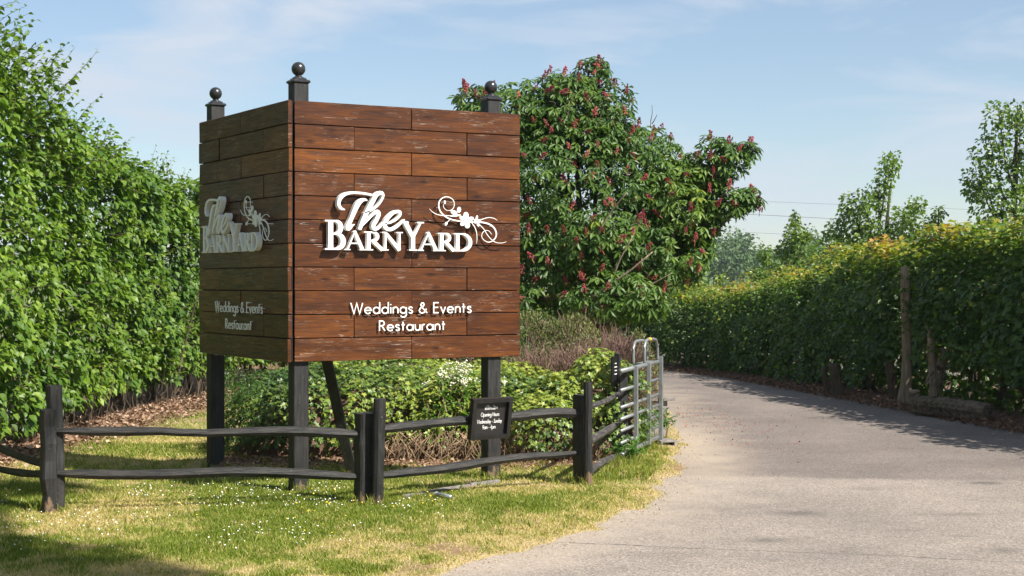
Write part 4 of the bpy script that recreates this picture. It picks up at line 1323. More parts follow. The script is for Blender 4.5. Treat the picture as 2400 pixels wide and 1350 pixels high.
# bare trunks showing in the hedge, and the log in front
def trunk_thing(name, x, y, h, r, label, lean=(0, 0), mat=M_PALEBARK, flat=False, group=None):
    T_ = thing(name, (x, y, 0), label, 'tree trunk' if 'trunk' in name else 'stump', group)
    mb = MB()
    n = 12
    f = np.linspace(0, 1, n)
    P = np.c_[x + lean[0] * f + .03 * np.sin(f * 5), y + lean[1] * f, -.1 + (h + .1) * f]
    rr = r * (1.30 - .55 * np.clip(f * 5, 0, 1) - .10 * f) * (1 + rng.normal(0, .03, n))
    a = np.arange(12) * 2 * math.pi / 12
    prof = np.c_[np.cos(a), np.sin(a)] * (1 + .14 * np.sin(3 * a + 1) + .08 * np.sin(5 * a))[:, None]
    sweep(mb, P, rr, prof=prof, up=(0, 1, 0), jitter=.05)
    o = mb.part('wood', mat, T_, smooth=True)
    return T_, o
trunk_thing('tree_trunk', 6.50, 26.2, 2.30, .120, 'tall bare pale trunk standing in the roadside hedge behind the log', (.05, .0))
T_, o_ = trunk_thing('split_trunk', 6.68, 25.2, 1.22, .095, 'split pale trunk with two prongs between the bare trunk and the log', (.03, .0))
mb = MB(); sweep(mb, interp_path([(6.70, 25.2, .40), (6.83, 25.18, .70), (6.90, 25.16, .98)], 7), [.10, .115, .12, .12, .115, .10, .075], k=8, jitter=.18); mb.part('prong', M_PALEBARK, T_)
mb = MB(); sweep(mb, interp_path([(6.67, 25.1, .62), (6.58, 25.0, .55), (6.52, 24.95, .42)], 6), [.03, .032, .03, .026, .02, .008], k=6); mb.part('snag', M_PALEBARK, T_)
mb = MB(); sweep(mb, interp_path([(6.70, 25.2, 1.14), (6.62, 25.15, 1.28), (6.56, 25.1, 1.34)], 5), [.04, .03, .022, .016, .008], k=6); mb.part('branch_stub', M_PALEBARK, T_)
trunk_thing('tree_trunk', 5.78, 28.1, .60, .13, 'dim brown trunk low in the roadside hedge left of the bare trunk', (-.03, .05), M_BARK)
trunk_thing('tree_trunk', 5.68, 28.7, .50, .075, 'thin dark trunk beside the dim brown trunk in the roadside hedge', (.03, .1), M_BARK)
trunk_thing('tree_trunk', 6.52, 27.1, .7, .12, 'dark trunk in shade just behind the tall bare pale trunk', (.0, .1), M_BARK)
trunk_thing('tree_trunk', 7.65, 22.9, 1.9, .19, 'thick brown fluted trunk in shade at the right end of the log', (.0, .1), M_BARK)
trunk_thing('tree_trunk', 8.05, 22.0, 2.0, .12, 'dark leaning trunk in the hedge beyond the log near the frame edge', (.25, .0), M_BARK)
LG = thing('fallen_log', (6.6, 23.8, 0), 'rotting grey log lying on the verge below the roadside hedge', 'log')
mb = MB()
LP = np.linspace((6.18, 24.35, .17), (6.93, 23.0, .15), 16)
a = np.arange(14) * 2 * math.pi / 14
rr = .145 * (1 + rng.normal(0, .03, 16)); rr[0] *= .8; rr[-1] *= .82
sweep(mb, LP, rr, prof=np.c_[np.cos(a), np.sin(a)] * (1 + .06 * np.sin(3 * a) + rng.normal(0, .03, 14))[:, None], jitter=.10)
mb.part('log_body', M_LOG, LG, smooth=False)
mb = MB()
for k in range(9):
    f = .25 + .7 * rng.random(); p = LP[0] * (1 - f) + LP[-1] * f; aa = rng.uniform(.3, 2.6)
    q = p + np.array([-.87 * math.cos(aa), -.48 * math.cos(aa), math.sin(aa)]) * .135
    box(mb, q, unit((LP[-1] - LP[0])[None])[0], unit(np.array([[-.87 * math.sin(aa), -.48 * math.sin(aa), -math.cos(aa)]]))[0], unit(np.array([[-.87 * math.cos(aa), -.48 * math.cos(aa), math.sin(aa)]]))[0], rng.uniform(.05, .14), rng.uniform(.02, .05), .016)
mb.part('bark_flakes', M_LOG, LG, kind='stuff')
mb = MB(); sweep(mb, [(6.2, 24.2, .28), (6.12, 24.25, .36), (6.2, 24.1, .38)], [.06, .05, .02], k=6, jitter=.3); mb.part('broken_end', M_PALEBARK, LG)

# ------------------------------------------------------------------ trees
def lobe_leaves(lv, lobes, n, leaf, tintf, hang=.5, outw=.9, upw=.35, shell=.22, sunb=.15, lump=.16, jit=.40, hol=.22):
    vol = np.array([(r[0] * r[1] * r[2]) ** (2 / 3) for c, r in lobes]); vol /= vol.sum()
    pick = rng.choice(len(lobes), n, p=vol)
    C = np.array([c for c, r in lobes])[pick]; Rr = np.array([r for c, r in lobes])[pick]
    D = unit(rnd(n))
    rad = 1 - np.minimum(rng.exponential(shell, n), 1.0)
    P = C + D * Rr * rad[:, None]
    Nf = unit(D / Rr)
    P = P + Nf * (lump * Rr.min(1) * 2.4 * (fbm(P, 1.7, 5.0, 2) - .5))[:, None]
    hole = vnoise(P, 1.9, 12.0)
    k = (hole > hol) & (P[:, 2] > .15)
    P, Nf, rad = P[k], Nf[k], rad[k]
    m = len(P)
    N = Nf * outw * .6 + np.array([0, 0, upw + .25]) + SUNV * sunb + rnd(m) * jit
    T = Nf * .7 + np.array([0, 0, -hang]) + rnd(m) * .4
    tint = tintf(P, rad) + rng.normal(0, .14, m)
    lv.add(P, N, T, leaf(m), tint)
    return P, Nf

CT = thing('chestnut_tree', (1.25, 25.6, 0), 'round red flowering chestnut tree behind the sign with pink flower spikes', 'tree')
CY = 25.5
def px_lobe(px, py, rx, ry, dy=0.0, ry_depth=None):
    Y = CY + dy
    k = Y / FPX
    return (at(px, py, Y), np.array([rx * k, (ry_depth or (rx + ry) / 2 * k), ry * k]))
LOBES = [px_lobe(1330, 440, 240, 185), px_lobe(1345, 285, 150, 115), px_lobe(1385, 180, 42, 48), px_lobe(1335, 200, 60, 40, -.3), px_lobe(1215, 285, 125, 95),
         px_lobe(1120, 232, 55, 34), px_lobe(1490, 410, 125, 115, -.2), px_lobe(1440, 300, 60, 70), px_lobe(1590, 480, 105, 100, -.3), px_lobe(1665, 395, 62, 48, -.3),
         px_lobe(1708, 378, 46, 36, -.4), px_lobe(1690, 475, 66, 42, -.4), px_lobe(1742, 472, 34, 26, -.4), px_lobe(1545, 590, 135, 95, -.4), px_lobe(1290, 600, 160, 110, -.7),
         px_lobe(1440, 690, 118, 62, -1.5), px_lobe(1270, 700, 95, 52, -1.2), px_lobe(1600, 590, 62, 66, -.2), px_lobe(1400, 560, 120, 90, -1.2), px_lobe(1520, 720, 45, 32, -1.4), px_lobe(1360, 700, 60, 60, .8), px_lobe(1500, 690, 60, 50, .6),
         px_lobe(1612, 425, 62, 48, -.1), px_lobe(1640, 520, 50, 60, -.2), px_lobe(1668, 340, 28, 22, -.4), px_lobe(1708, 348, 26, 20, -.4), px_lobe(1755, 352, 24, 20, -.4), px_lobe(1762, 460, 22, 22, -.4), px_lobe(1405, 150, 18, 18, 0)]
lv = Leaves(PALM)
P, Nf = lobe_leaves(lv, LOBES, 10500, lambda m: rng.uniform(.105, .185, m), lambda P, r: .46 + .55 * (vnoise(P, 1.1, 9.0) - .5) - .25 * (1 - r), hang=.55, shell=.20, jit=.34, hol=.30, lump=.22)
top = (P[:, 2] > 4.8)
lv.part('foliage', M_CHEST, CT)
mb = MB()
sweep(mb, tubes_path((1.25, 25.6, -.1), (1.32, 25.6, 2.3), 7, .03), np.linspace(.17, .10, 7), k=10)
mb.part('trunk', M_BARK, CT, smooth=True)
for k, (c, r) in enumerate(LOBES):
    if k in (2, 10, 12): continue
    base = np.array([1.27, 25.6, rng.uniform(.9, 2.1)])
    mid = base * .5 + c * .5 + np.array([0, 0, -.15])
    mb = MB()
    sweep(mb, interp_path([base, mid, c + np.array([0, 0, r[2] * .2])], 9), np.linspace(.062, .018, 9), k=6)
    mb.part('limb', M_PALEBARK if k in (14, 18) else M_BARK, CT, smooth=True)  # two front limbs take the pale bark as if sunlit
tw = MB()
for k in range(240):
    c, r = LOBES[rng.integers(len(LOBES))]
    d = unit(rnd(1))[0]; d[2] = abs(d[2])
    a_, b_ = c + d * r * .2, c + d * r * rng.uniform(.75, 1.02)
    sweep(tw, tubes_path(a_, b_, 4, .04), np.linspace(.014, .005, 4), k=4, caps=False)
for px, py, px2, py2 in ((1525, 300, 1528, 246), (1528, 290, 1540, 268), (1565, 340, 1567, 316), (1568, 345, 1580, 330), (1330, 270, 1352, 200), (1400, 300, 1420, 240)):
    sweep(tw, tubes_path(at(px, py, CY - 1.2), at(px2, py2, CY - 1.3), 4, .01), np.linspace(.010, .003, 4), k=3, caps=False)
tw.part('twigs', M_TWIG, CT, kind='stuff')
for pth, r0 in ((((1380, 705), (1420, 672), (1470, 640), (1530, 590)), .030), (((1430, 668), (1452, 610), (1480, 560)), .020), (((1460, 690), (1510, 675), (1575, 640)), .018), (((1395, 560), (1430, 500), (1470, 450)), .018)):
    mb = MB()
    sweep(mb, interp_path([at(a, b, CY - 1.75 - .1 * k) for k, (a, b) in enumerate(pth)], 8), np.linspace(r0, r0 * .4, 8), k=6)
    mb.part('branch', M_PALEBARK, CT, smooth=True)  # pale bark stands in for sunlight on the front branches
# flower spikes: one mesh, many copies
def spike_mesh(seed):
    r_ = np.random.default_rng(seed)
    n = 40
    f = r_.random(n) ** .8
    a = r_.random(n) * 6.283
    rad = .085 * (1 - f * .75) * r_.uniform(.4, 1.1, n)
    C = np.c_[rad * np.cos(a), rad * np.sin(a), f * .20]
    t = np.array([(0, 0, .022), (.016, 0, 0), (-.008, .014, 0), (-.008, -.014, 0), (0, 0, -.016)])
    tf = np.array([(0, 1, 2), (0, 2, 3), (0, 3, 1), (4, 2, 1), (4, 3, 2), (4, 1, 3)])
    V = (C[:, None] + t[None] * r_.uniform(.7, 1.3, (n, 1, 1))).reshape(-1, 3)
    F = (tf[None] + (np.arange(n) * 5)[:, None, None]).reshape(-1, 3)
    tint = np.repeat(np.clip(.42 + .10 * (seed % 4) + r_.normal(0, .2, n), 0, 1), 5)
    S = MB(); sweep(S, [(0, 0, -.08), (0, 0, .1), (0, 0, .21)], [.006, .005, .002], k=3)
    V2, F2 = S.get()
    FF = [F] + [f_ + len(V) for f_ in F2]
    return np_mesh('flower_spike', np.vstack([V, V2]), [np.concatenate([F] + [f_ + len(V) for f_ in F2 if f_.shape[1] == 3])] + [f_ + len(V) for f_ in F2 if f_.shape[1] == 4], M_PINK, {'tint': np.r_[tint, np.full(len(V2), .9)]})
SPK = [spike_mesh(k) for k in range(4)]
def spike(p, tilt, s_):
    o = bpy.data.objects.new('flower_spike', SPK[rng.integers(4)])
    link(o, CT)
    o.location = Vector(p) - CT.location
    o.rotation_euler = (tilt[0], tilt[1], rng.random() * 6.28)
    o.scale = (s_, s_, s_)
cnt = 0
tries = 0
placed = []
while cnt < 165 and tries < 6000:
    tries += 1
    c, r = LOBES[rng.choice(len(LOBES), p=np.array([r[0] * r[2] for c, r in LOBES]) / sum(r[0] * r[2] for c, r in LOBES))]
    d = unit(np.array([[rng.normal(0, 1), -abs(rng.normal(.9, .7)), rng.normal(.25, .7)]]))[0]
    p = c + d * r * 1.01
    if p[2] < 1.3 or any(np.sum(((p - cc) / (rr * .93)) ** 2) < 1 for cc, rr in LOBES): continue
    if placed and min(np.linalg.norm(p - q) for q in placed) < .21: continue
    placed.append(p)
    spike(p, (rng.normal(.2, .45), rng.normal(0, .45)), rng.uniform(.5, .82))
    cnt += 1
for px, py in ((1090, 195), (1405, 128), (1276, 165), (1322, 155), (1668, 305), (1706, 318), (1755, 320), (1765, 430), (1780, 472), (1136, 205), (1302, 570), (1215, 240)):
    spike(at(px, py, CY - .4) - np.array([0, 0, .17]), (rng.normal(0, .1), rng.normal(0, .1)), .85)

# young poplars beyond the hedge
def poplar(name, Y, lobes_px, n, label, leafs=(.10, .16), trunk=None, cat='tree', mat=M_POPLAR, tint0=.5):
    x0 = at(trunk[0], 664, Y)[0]
    T_ = thing(name, (x0, Y, 0), label, cat)
    lb = []
    for px, py, rx, ry in lobes_px:
        k = Y / FPX
        lb.append((at(px, py, Y + rng.normal(0, .3)), np.array([rx * k, (rx * k + .3), ry * k])))
    lv = Leaves(SMALL)
    lobe_leaves(lv, lb, n, lambda m: rng.uniform(*leafs, m), lambda P, r: tint0 + .45 * (vnoise(P, 1.3, 9.0) - .5), hang=.5, shell=.35, lump=.22, sunb=.1, jit=.6)
    lv.part('foliage', mat, T_)
    mb = MB()
    tops = max(lb, key=lambda q: q[0][2] + q[1][2])
    P = interp_path([(x0, Y, -.1), (x0 * .7 + tops[0][0] * .3, Y, tops[0][2] * .5), tops[0] + np.array([0, 0, tops[1][2] * .6])], 9)
    sweep(mb, P, np.linspace(.11, .02, 9), k=7)
    mb.part('trunk', M_BARK, T_, smooth=True)
    for c, r in lb:
        b = np.array([x0, Y, max(.6, c[2] - r[2] * 1.6 - .6)])
        mb = MB(); sweep(mb, interp_path([b, (b + c) / 2 + np.array([0, 0, -.2]), c + np.array([0, 0, r[2] * .6])], 7), np.linspace(.045, .012, 7), k=5)
        mb.part('limb', M_BARK, T_, smooth=True)
    return T_
poplar('poplar_tree', 44.0, [(2340, 290, 40, 60), (2385, 270, 40, 40), (2320, 360, 46, 55), (2390, 360, 50, 70), (2300, 430, 48, 50), (2375, 450, 55, 70), (2345, 500, 70, 60), (2290, 440, 30, 40), (2430, 330, 50, 80), (2440, 460, 60, 90), (2330, 570, 90, 60)], 5200,
       'tall young poplar with upright leafy shoots above the right end of the hedge', trunk=(2375,))
poplar('poplar_tree', 47.0, [(2080, 400, 24, 46), (2095, 380, 16, 26), (2060, 455, 26, 45), (2025, 480, 20, 40), (1990, 490, 26, 44), (2010, 540, 55, 55), (2085, 540, 60, 55), (2150, 480, 24, 22), (2130, 515, 40, 36), (1960, 555, 30, 50), (2050, 590, 110, 50), (1950, 600, 50, 40)], 5200,
       'broad young poplar with a pointed leader behind the middle of the roadside hedge', trunk=(2060,))
poplar('poplar_tree', 52.0, [(1864, 515, 10, 22), (1862, 548, 20, 28), (1887, 555, 14, 14), (1840, 585, 20, 24), (1882, 592, 28, 30), (1792, 600, 14, 24), (1845, 630, 50, 28), (1780, 645, 24, 22)], 3000,
       'small pale poplar standing before the distant wood, left of the broad poplar', (.09, .15), trunk=(1855,))
poplar('poplar_tree', 46.0, [(2200, 500, 14, 22), (2185, 515, 16, 22), (2195, 560, 40, 40)], 500,
       'small dark poplar tip poking over the hedge between the two taller poplars', trunk=(2195,), tint0=.25)
poplar('leafy_bush', 50.0, [(1622, 655, 30, 26), (1590, 670, 40, 26), (1688, 650, 9, 18), (1670, 695, 50, 26), (1580, 690, 50, 34), (1740, 695, 50, 26)], 2200,
       'pale green bush between the chestnut tree and the far hedge end', (.09, .15), trunk=(1640,), cat='bush', tint0=.62)

# the distant wood
lvw = Leaves(SMALL)
for k in range(300):
    x = rng.uniform(-160, 260); y = rng.uniform(262, 420)
    z0 = float(hill_z(np.array([x]), np.array([y]))[0])
    h = rng.uniform(6.5, 12.0); r = rng.uniform(2.6, 5.5)
    vis = 60 < x * 300 / y < 95 or True
    n = 420 if 20 < x < 140 else 130
    cl = [(np.array([x + rng.normal(0, r * .4), y + rng.normal(0, r * .3), z0 + h * rng.uniform(.45, .78)]), np.array([r * .62, r * .6, h * .30]) * rng.uniform(.7, 1.1)) for _ in range(4)] + [(np.array([x, y, z0 + h * .35]), np.array([r, r * .9, h * .36]))]
    t0 = rng.normal(.5, .22)
    lobe_leaves(lvw, cl, n, lambda m: rng.uniform(.55, 1.15, m), lambda P, rr: t0 + .3 * (vnoise(P, .3, 3.0) - .5), shell=.2, lump=.05, jit=.7)
lvw.part('distant_wood', M_WOODS, None, kind='stuff')

# overhead cables
for k, (a, b_) in enumerate((((1660, 540), (1920, 553)), ((1790, 504), (1945, 512)), ((1785, 472), (1965, 479)))):
    Y0 = 118.0 + 4 * k
    A, B = at(*a, Y0), at(*b_, Y0)
    u = (B - A) / (B[0] - A[0])
    A2, B2 = A - u * 45, B + u * 75
    mb = MB()
    P = np.linspace(A2, B2, 24)
    sweep(mb, P, .011 if k != 1 else .017, k=5)
    o = mb.part('power_cable', M_CABLE)
    tag(o, ('faint lowest overhead cable crossing the sky above the distant wood', 'dark middle overhead cable crossing the sky between chestnut and poplars', 'faint topmost overhead cable crossing the sky behind the poplars')[k], 'cable', 'overhead cables beyond the hedge')

# roadside tree outside the picture whose shade falls on the near lawn
ST = thing('shade_tree', (9.6, -.4, 0), 'tall loose crowned tree standing beside the road just out of the picture', 'tree')
lv = Leaves(SMALL)
sl = [(np.array([7.3, 6.3, 15.8]), np.array([.8, .6, .6])), (np.array([6.7, 6.5, 15.6]), np.array([.6, .45, .5])), (np.array([7.9, 6.2, 15.9]), np.array([.5, .4, .4])), (np.array([8.5, 2.5, 15.8]), np.array([.9, .8, .8])), (np.array([9.3, 1.9, 15.6]), np.array([.8, .6, .6])), (np.array([7.9, 2.6, 15.7]), np.array([.7, .5, .5])), (np.array([9.6, .2, 13.5]), np.array([1.3, 1.0, 1.2]))]
lobe_leaves(lv, sl, 5200, lambda m: rng.uniform(.12, .22, m), lambda P, r: np.full(len(P), .5), shell=.6, jit=.6)
lv.part('foliage', M_POPLAR, ST)
mb = MB(); sweep(mb, interp_path([(9.6, -.4, -.1), (9.7, -.3, 6.0), (9.5, -.1, 11.0), (9.2, .6, 14.0), (8.8, 2.2, 15.6), (8.1, 4.4, 16.0), (7.4, 6.2, 15.9)], 14), np.linspace(.26, .03, 14), k=8); mb.part('trunk', M_BARK, ST, smooth=True)

# unseen belt of trees added beyond the left edge to darken the sign's left panel
for k, (x, y, h) in enumerate(((-8.2, 10.2, 7.5), (-7.2, 6.6, 8.0), (-8.8, 3.4, 8.5), (-11.5, 9.0, 9.0), (-6.6, 2.2, 7.5))):
    T_ = thing('added_belt_tree', (x, y, 0), ('added unseen tree beyond the left edge nearest to the fence end', 'second added unseen tree from the fence end beyond the left edge', 'tallest broad unseen tree added beyond the left edge beside the lawn corner', 'tall unseen tree added at the back of the belt beyond the left edge', 'last tree of the added unseen belt beyond the left edge, closest to the road')[k], 'tree', 'unseen trees added beyond the left edge')
    lv = Leaves(SMALL)
    lobe_leaves(lv, [(np.array([x, y, h * .55]), np.array([1.7, 1.7, h * .45])), (np.array([x + .4, y + .5, h * .38]), np.array([1.5, 1.5, h * .32]))], 3200, lambda m: rng.uniform(.16, .30, m), lambda P, r: np.full(len(P), .4), shell=.3, jit=.5)
    lv.part('foliage', M_POPLAR, T_)
    mb = MB(); sweep(mb, [(x, y, -.1), (x + .05, y, h * .4), (x, y + .1, h * .8)], [.18, .13, .05], k=8); mb.part('trunk', M_BARK, T_, smooth=True)

# ------------------------------------------------------------------ ivy bank and shrubs behind the sign
IV = thing('ivy_bank', (-.8, 18.4, 0), 'low bank of bright ivy with brown hanging stems behind the fence and sign posts', 'ivy')
lv = Leaves(IVY)
ivy_lobes = [(np.array([x, 18.75 - .05 * x, .28]), np.array([.62, 1.05 if x > -2.8 else .8, h])) for x, h in
             ((-2.75, .72), (-2.3, .82), (-1.8, .80), (-1.3, .76), (-.8, .78), (-.3, .72), (.2, .60), (.6, .58), (.95, .66))] + \
            [(np.array([1.02, 18.45, .55]), np.array([.46, .55, .74])), (np.array([1.28, 18.35, .45]), np.array([.24, .34, .62])), (np.array([-1.6, 19.6, .5]), np.array([1.6, .9, .66])),
             (np.array([-.2, 19.7, .45]), np.array([1.2, .8, .62])), (np.array([.35, 17.95, .35]), np.array([.5, .5, .42])), (np.array([.62, 18.35, .42]), np.array([.5, .5, .62])), (np.array([1.40, 18.75, .55]), np.array([.20, .35, .50])), (np.array([.1, 18.9, .5]), np.array([.7, .6, .55]))]
def ivy_pts(n, lobes, z0):
    P, Nf = [], []
    C = np.array([c for c, r in lobes]); Rr = np.array([r for c, r in lobes])
    pk = rng.choice(len(lobes), n, p=(Rr[:, 0] * Rr[:, 1]) / (Rr[:, 0] * Rr[:, 1]).sum())
    D = unit(rnd(n)); D[:, 2] = np.where(D[:, 2] < -.5, -D[:, 2], D[:, 2])
    P = C[pk] + D * Rr[pk]
    N = unit(D / Rr[pk])
    inside = np.zeros(n, bool)
    for c, r in lobes:
        inside |= (((P - c) / (r * .90)) ** 2).sum(1) < 1
    k = ~inside & (P[:, 2] > z0)
    return P[k], N[k]
P, N = ivy_pts(62000, ivy_lobes, .12)
b = (fbm(P, 1.6, 2.0, 2) - .5) * .22 + (vnoise(P, 5.0, 8.0) - .5) * .10
P = P + N * (b - rng.exponential(.07, len(P)))[:, None]
low = P[:, 2] < .22 + .16 * (vnoise(P, 1.7, 77.0) - .5)
k = (P[:, 2] > .05) & (~low | (rng.random(len(P)) < .30)) & (vnoise(P, 3.0, 19.0) > .20)
P, N = P[k], N[k]; m = len(P)
tint = .50 + .75 * (vnoise(P, 1.3, 5.0) - .5) + .22 * np.clip(N[:, 2], -1, 1) + rng.normal(0, .18, m) - .35 * np.clip((-P[:, 0] - 1.9), 0, 1)  # tint paints in the sign's shade at the left, sunlight on top
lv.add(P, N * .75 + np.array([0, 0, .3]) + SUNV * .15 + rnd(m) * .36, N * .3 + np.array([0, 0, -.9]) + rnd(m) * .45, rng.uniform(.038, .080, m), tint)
# drooping sprays on the shaded left end
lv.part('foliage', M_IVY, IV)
lv = Leaves(LANCE); tw = MB()
n = 260
a = rng.uniform(1.9, 4.6, n)
st = np.c_[-2.75 + .50 * np.cos(a), 18.7 + .8 * np.sin(a), rng.uniform(.35, 1.05, n)]
dr = np.c_[np.cos(a), np.sin(a), rng.uniform(-.2, .4, n)]
shoots(lv, None, st, dr, rng.uniform(.2, .5, n), .055, .15, step=.025, droop=1.4)
lv.part('drooping_sprays', M_RHEDGE, IV)
# hanging dry stems under the leaves
for k in range(1150):
    x = rng.uniform(-1.7, 1.0)
    y = 18.75 - .05 * x - (.80 + .22 * rng.random()) * (1.0)
    p = np.array([x, y, rng.uniform(.18, .38)])
    e = np.array([x + rng.normal(-.05, .13), y - rng.uniform(-.05, .18), max(.015, rng.normal(.06, .08))])
    P_ = interp_path([p, (p + e) / 2 + np.array([rng.normal(0, .04), -rng.uniform(.0, .10), .03]), e], 5)
    sweep(tw, P_, np.linspace(.0055, .0035, 5) * rng.uniform(.6, 1.3), k=3, caps=False)
tw.part('dry_stems', M_VINE, IV, kind='stuff')
# dark earth core of the bank, under the stems
X, Y, F = grid(-3.3, 1.5, 17.7, 20.4, .12)
zz = np.zeros(len(X))
for c, r in ivy_lobes:
    q = 1 - ((X - c[0]) / (r[0] * .8)) ** 2 - ((Y - c[1]) / (r[1] * .72)) ** 2
    zz = np.maximum(zz, np.where(q > 0, (c[2] + r[2]) * .70 * np.sqrt(np.clip(q, 0, 1)), 0))
part('earth_mound', np.c_[X, Y, zz - .06], F, M_VERGE, IV, smooth=True)

def small_shrub(name, lobes, n, size, label, mat=M_HEBE, twigs=0, twmat=M_HEATH, tint0=.5, cat='shrub', upw=1.0, zsplit=None):
    c0 = lobes[0][0]
    T_ = thing(name, (c0[0], c0[1], 0), label, cat)
    if n:
        lv = Leaves(LANCE)
        pk = rng.choice(len(lobes), n, p=np.array([r[0] * r[2] for c, r in lobes]) / sum(r[0] * r[2] for c, r in lobes))
        C = np.array([c for c, r in lobes])[pk]; Rr = np.array([r for c, r in lobes])[pk]
        D = unit(rnd(n)); D[:, 2] = np.abs(D[:, 2]) * np.where(rng.random(n) < .8, 1, -1)
        P = C + D * Rr * (1 - np.minimum(rng.exponential(.12, n), .9))[:, None]
        P = P + D * ((fbm(P, 3.5, 5.0, 2) - .5) * .28)[:, None]
        k = (P[:, 2] > .05) & (vnoise(P, 4.0, 9.0) > .2)
        P, D = P[k], D[k]; m = len(P)
        lv.add(P, D * .5 + rnd(m) * .7 + np.array([0, 0, .2]), D * .6 + np.array([0, 0, upw]) + rnd(m) * .4, rng.uniform(*size, m), tint0 + .5 * (vnoise(P, 2.0, 3.0) - .5) + rng.normal(0, .15, m))
        lv.part('foliage', mat, T_)
    if twigs:
        tw = MB()
        for k in range(twigs):
            c, r = lobes[rng.integers(len(lobes))]
            d = unit(rnd(1))[0]; d[2] = abs(d[2]); d[1] = -abs(d[1]) if rng.random() < .7 else d[1]
            p = c + d * r * rng.uniform(.55, .9); e = c + d * r * rng.uniform(.95, 1.12) + rng.normal(0, .09, 3)
            sweep(tw, tubes_path(p, e, 3, .03), [.005, .0035, .002], k=3, caps=False)
        for k in range(14):
            c, r = lobes[rng.integers(len(lobes))]
            p = np.array([c[0] + rng.normal(0, .15), c[1] + rng.normal(0, .15), -.05])
            sweep(tw, tubes_path(p, c + rnd(1)[0] * r * .3, 5, .03), np.linspace(.025, .01, 5), k=5, caps=False)
        tw.part('twigs', twmat, T_, kind='stuff')
    return T_
small_shrub('evergreen_shrub', [(np.array([.25, 21.0, .75]), np.array([.75, .7, .90])), (np.array([.85, 21.1, .72]), np.array([.60, .7, .86])), (np.array([1.15, 21.3, .6]), np.array([.45, .6, .80])), (np.array([-.35, 21.0, .6]), np.array([.6, .7, .75]))], 15000, (.035, .065),
            'dull green small leaved shrub under the chestnut, right of the sign panel', twigs=900)
small_shrub('heather_shrub', [(np.array([.95, 19.95, .5]), np.array([.62, .55, .72])), (np.array([.35, 19.9, .45]), np.array([.6, .55, .68])), (np.array([1.35, 20.2, .5]), np.array([.40, .5, .80]))], 4800, (.03, .055),
            'dried brown heather shrub with dead twigs above the ivy bank', twigs=5200, tint0=.4)
small_shrub('upright_shrub', [(np.array([1.62, 20.6, .55]), np.array([.20, .28, .85])), (np.array([1.72, 20.4, .6]), np.array([.16, .22, .55])), (np.array([1.55, 20.1, .5]), np.array([.20, .22, .52]))], 4600, (.035, .065),
            'slim grey green shrub leaning against the field gate hoops', twigs=160, tint0=.45)
# flowering weed with cream heads
WC = thing('flowering_weed', (-.75, 18.3, .5), 'clump of fresh green weed with cream flower heads above the opening hours board', 'plant')
lv = Leaves(LANCE); tw = MB(); fl = MB()
for k in range(60):
    p = np.array([rng.normal(-.72, .17), rng.normal(18.25, .22), rng.uniform(.45, .65)])
    h = rng.uniform(.18, .42) + (.10 if -.85 < p[0] < -.60 else 0)
    e = p + np.array([rng.normal(0, .07), rng.normal(-.04, .07), h])
    sweep(tw, tubes_path(p, e, 4, .01), np.linspace(.006, .003, 4), k=3, caps=False)
    m = 11
    f = rng.random(m) * .85
    q = p + (e - p) * f[:, None]
    dd = rnd(m) * np.array([1, 1, .2])
    lv.add(q, np.array([0, 0, 1.]) + rnd(m) * .4, dd + np.array([0, 0, .5]), rng.uniform(.08, .14, m), rng.uniform(.2, .9, m))
    if h > .30:
        for _ in range(9):
            c = e + rng.normal(0, .028, 3) * np.array([1, 1, .8])
            s_ = rng.uniform(.010, .018)
            V = c + s_ * np.array([(0, 0, 1), (1, 0, 0), (0, 1, 0), (-1, 0, 0), (0, -1, 0), (0, 0, -.6)])
            fl.put(V, [(0, 1, 2), (0, 2, 3), (0, 3, 4), (0, 4, 1), (5, 2, 1), (5, 3, 2), (5, 4, 3), (5, 1, 4)])
lv.part('foliage', M_WEED, WC); tw.part('stalks', M_VINE, WC, kind='stuff'); fl.part('flower_heads', M_CRESS, WC, kind='stuff')
# feathery weeds round the gate
def weed(x, y, z, n, h, label, sp=.12):
    T_ = thing('feathery_weed', (x, y, z), label, 'weed', 'feathery weeds around the field gate')
    lv = Leaves(LANCE)
    for k in range(n):
        a = rng.random() * 6.28
        p = np.array([x, y, z]) + rng.normal(0, .03, 3) * np.array([1, 1, 0])
        e = p + np.array([math.cos(a) * sp * rng.uniform(.5, 1.6), math.sin(a) * sp * rng.uniform(.5, 1.6), h * rng.uniform(.5, 1.1)])
        m = 22
        f = np.linspace(.25, 1, m)[:, None]
        q = p + (e - p) * f + np.array([0, 0, 1]) * (.25 * h * np.sin(f * 3.0) - .1 * h)
        d = (e - p)[None] + rnd(m) * .16
        lv.add(q, np.array([0, 0, 1.]) + rnd(m) * .4, d, rng.uniform(.035, .075, m), rng.uniform(.2, 1, m))
    lv.part('foliage', M_WEED, T_)
weed(1.28, 17.66, .02, 26, .26, 'feathery green weed at the foot of the ivy covered gate post', .16)
weed(1.56, 19.05, .02, 24, .50, 'tall feathery weed growing up through the bars of the field gate', .14)
weed(1.90, 19.75, .14, 14, .30, 'feathery weed leaning past the outer end of the field gate', .12)
weed(1.44, 18.55, .02, 18, .24, 'low feathery weed under the lower bars of the field gate', .16)
weed(1.66, 19.95, .02, 24, .50, 'feathery weed behind the field gate beside the timber bollard', .14)

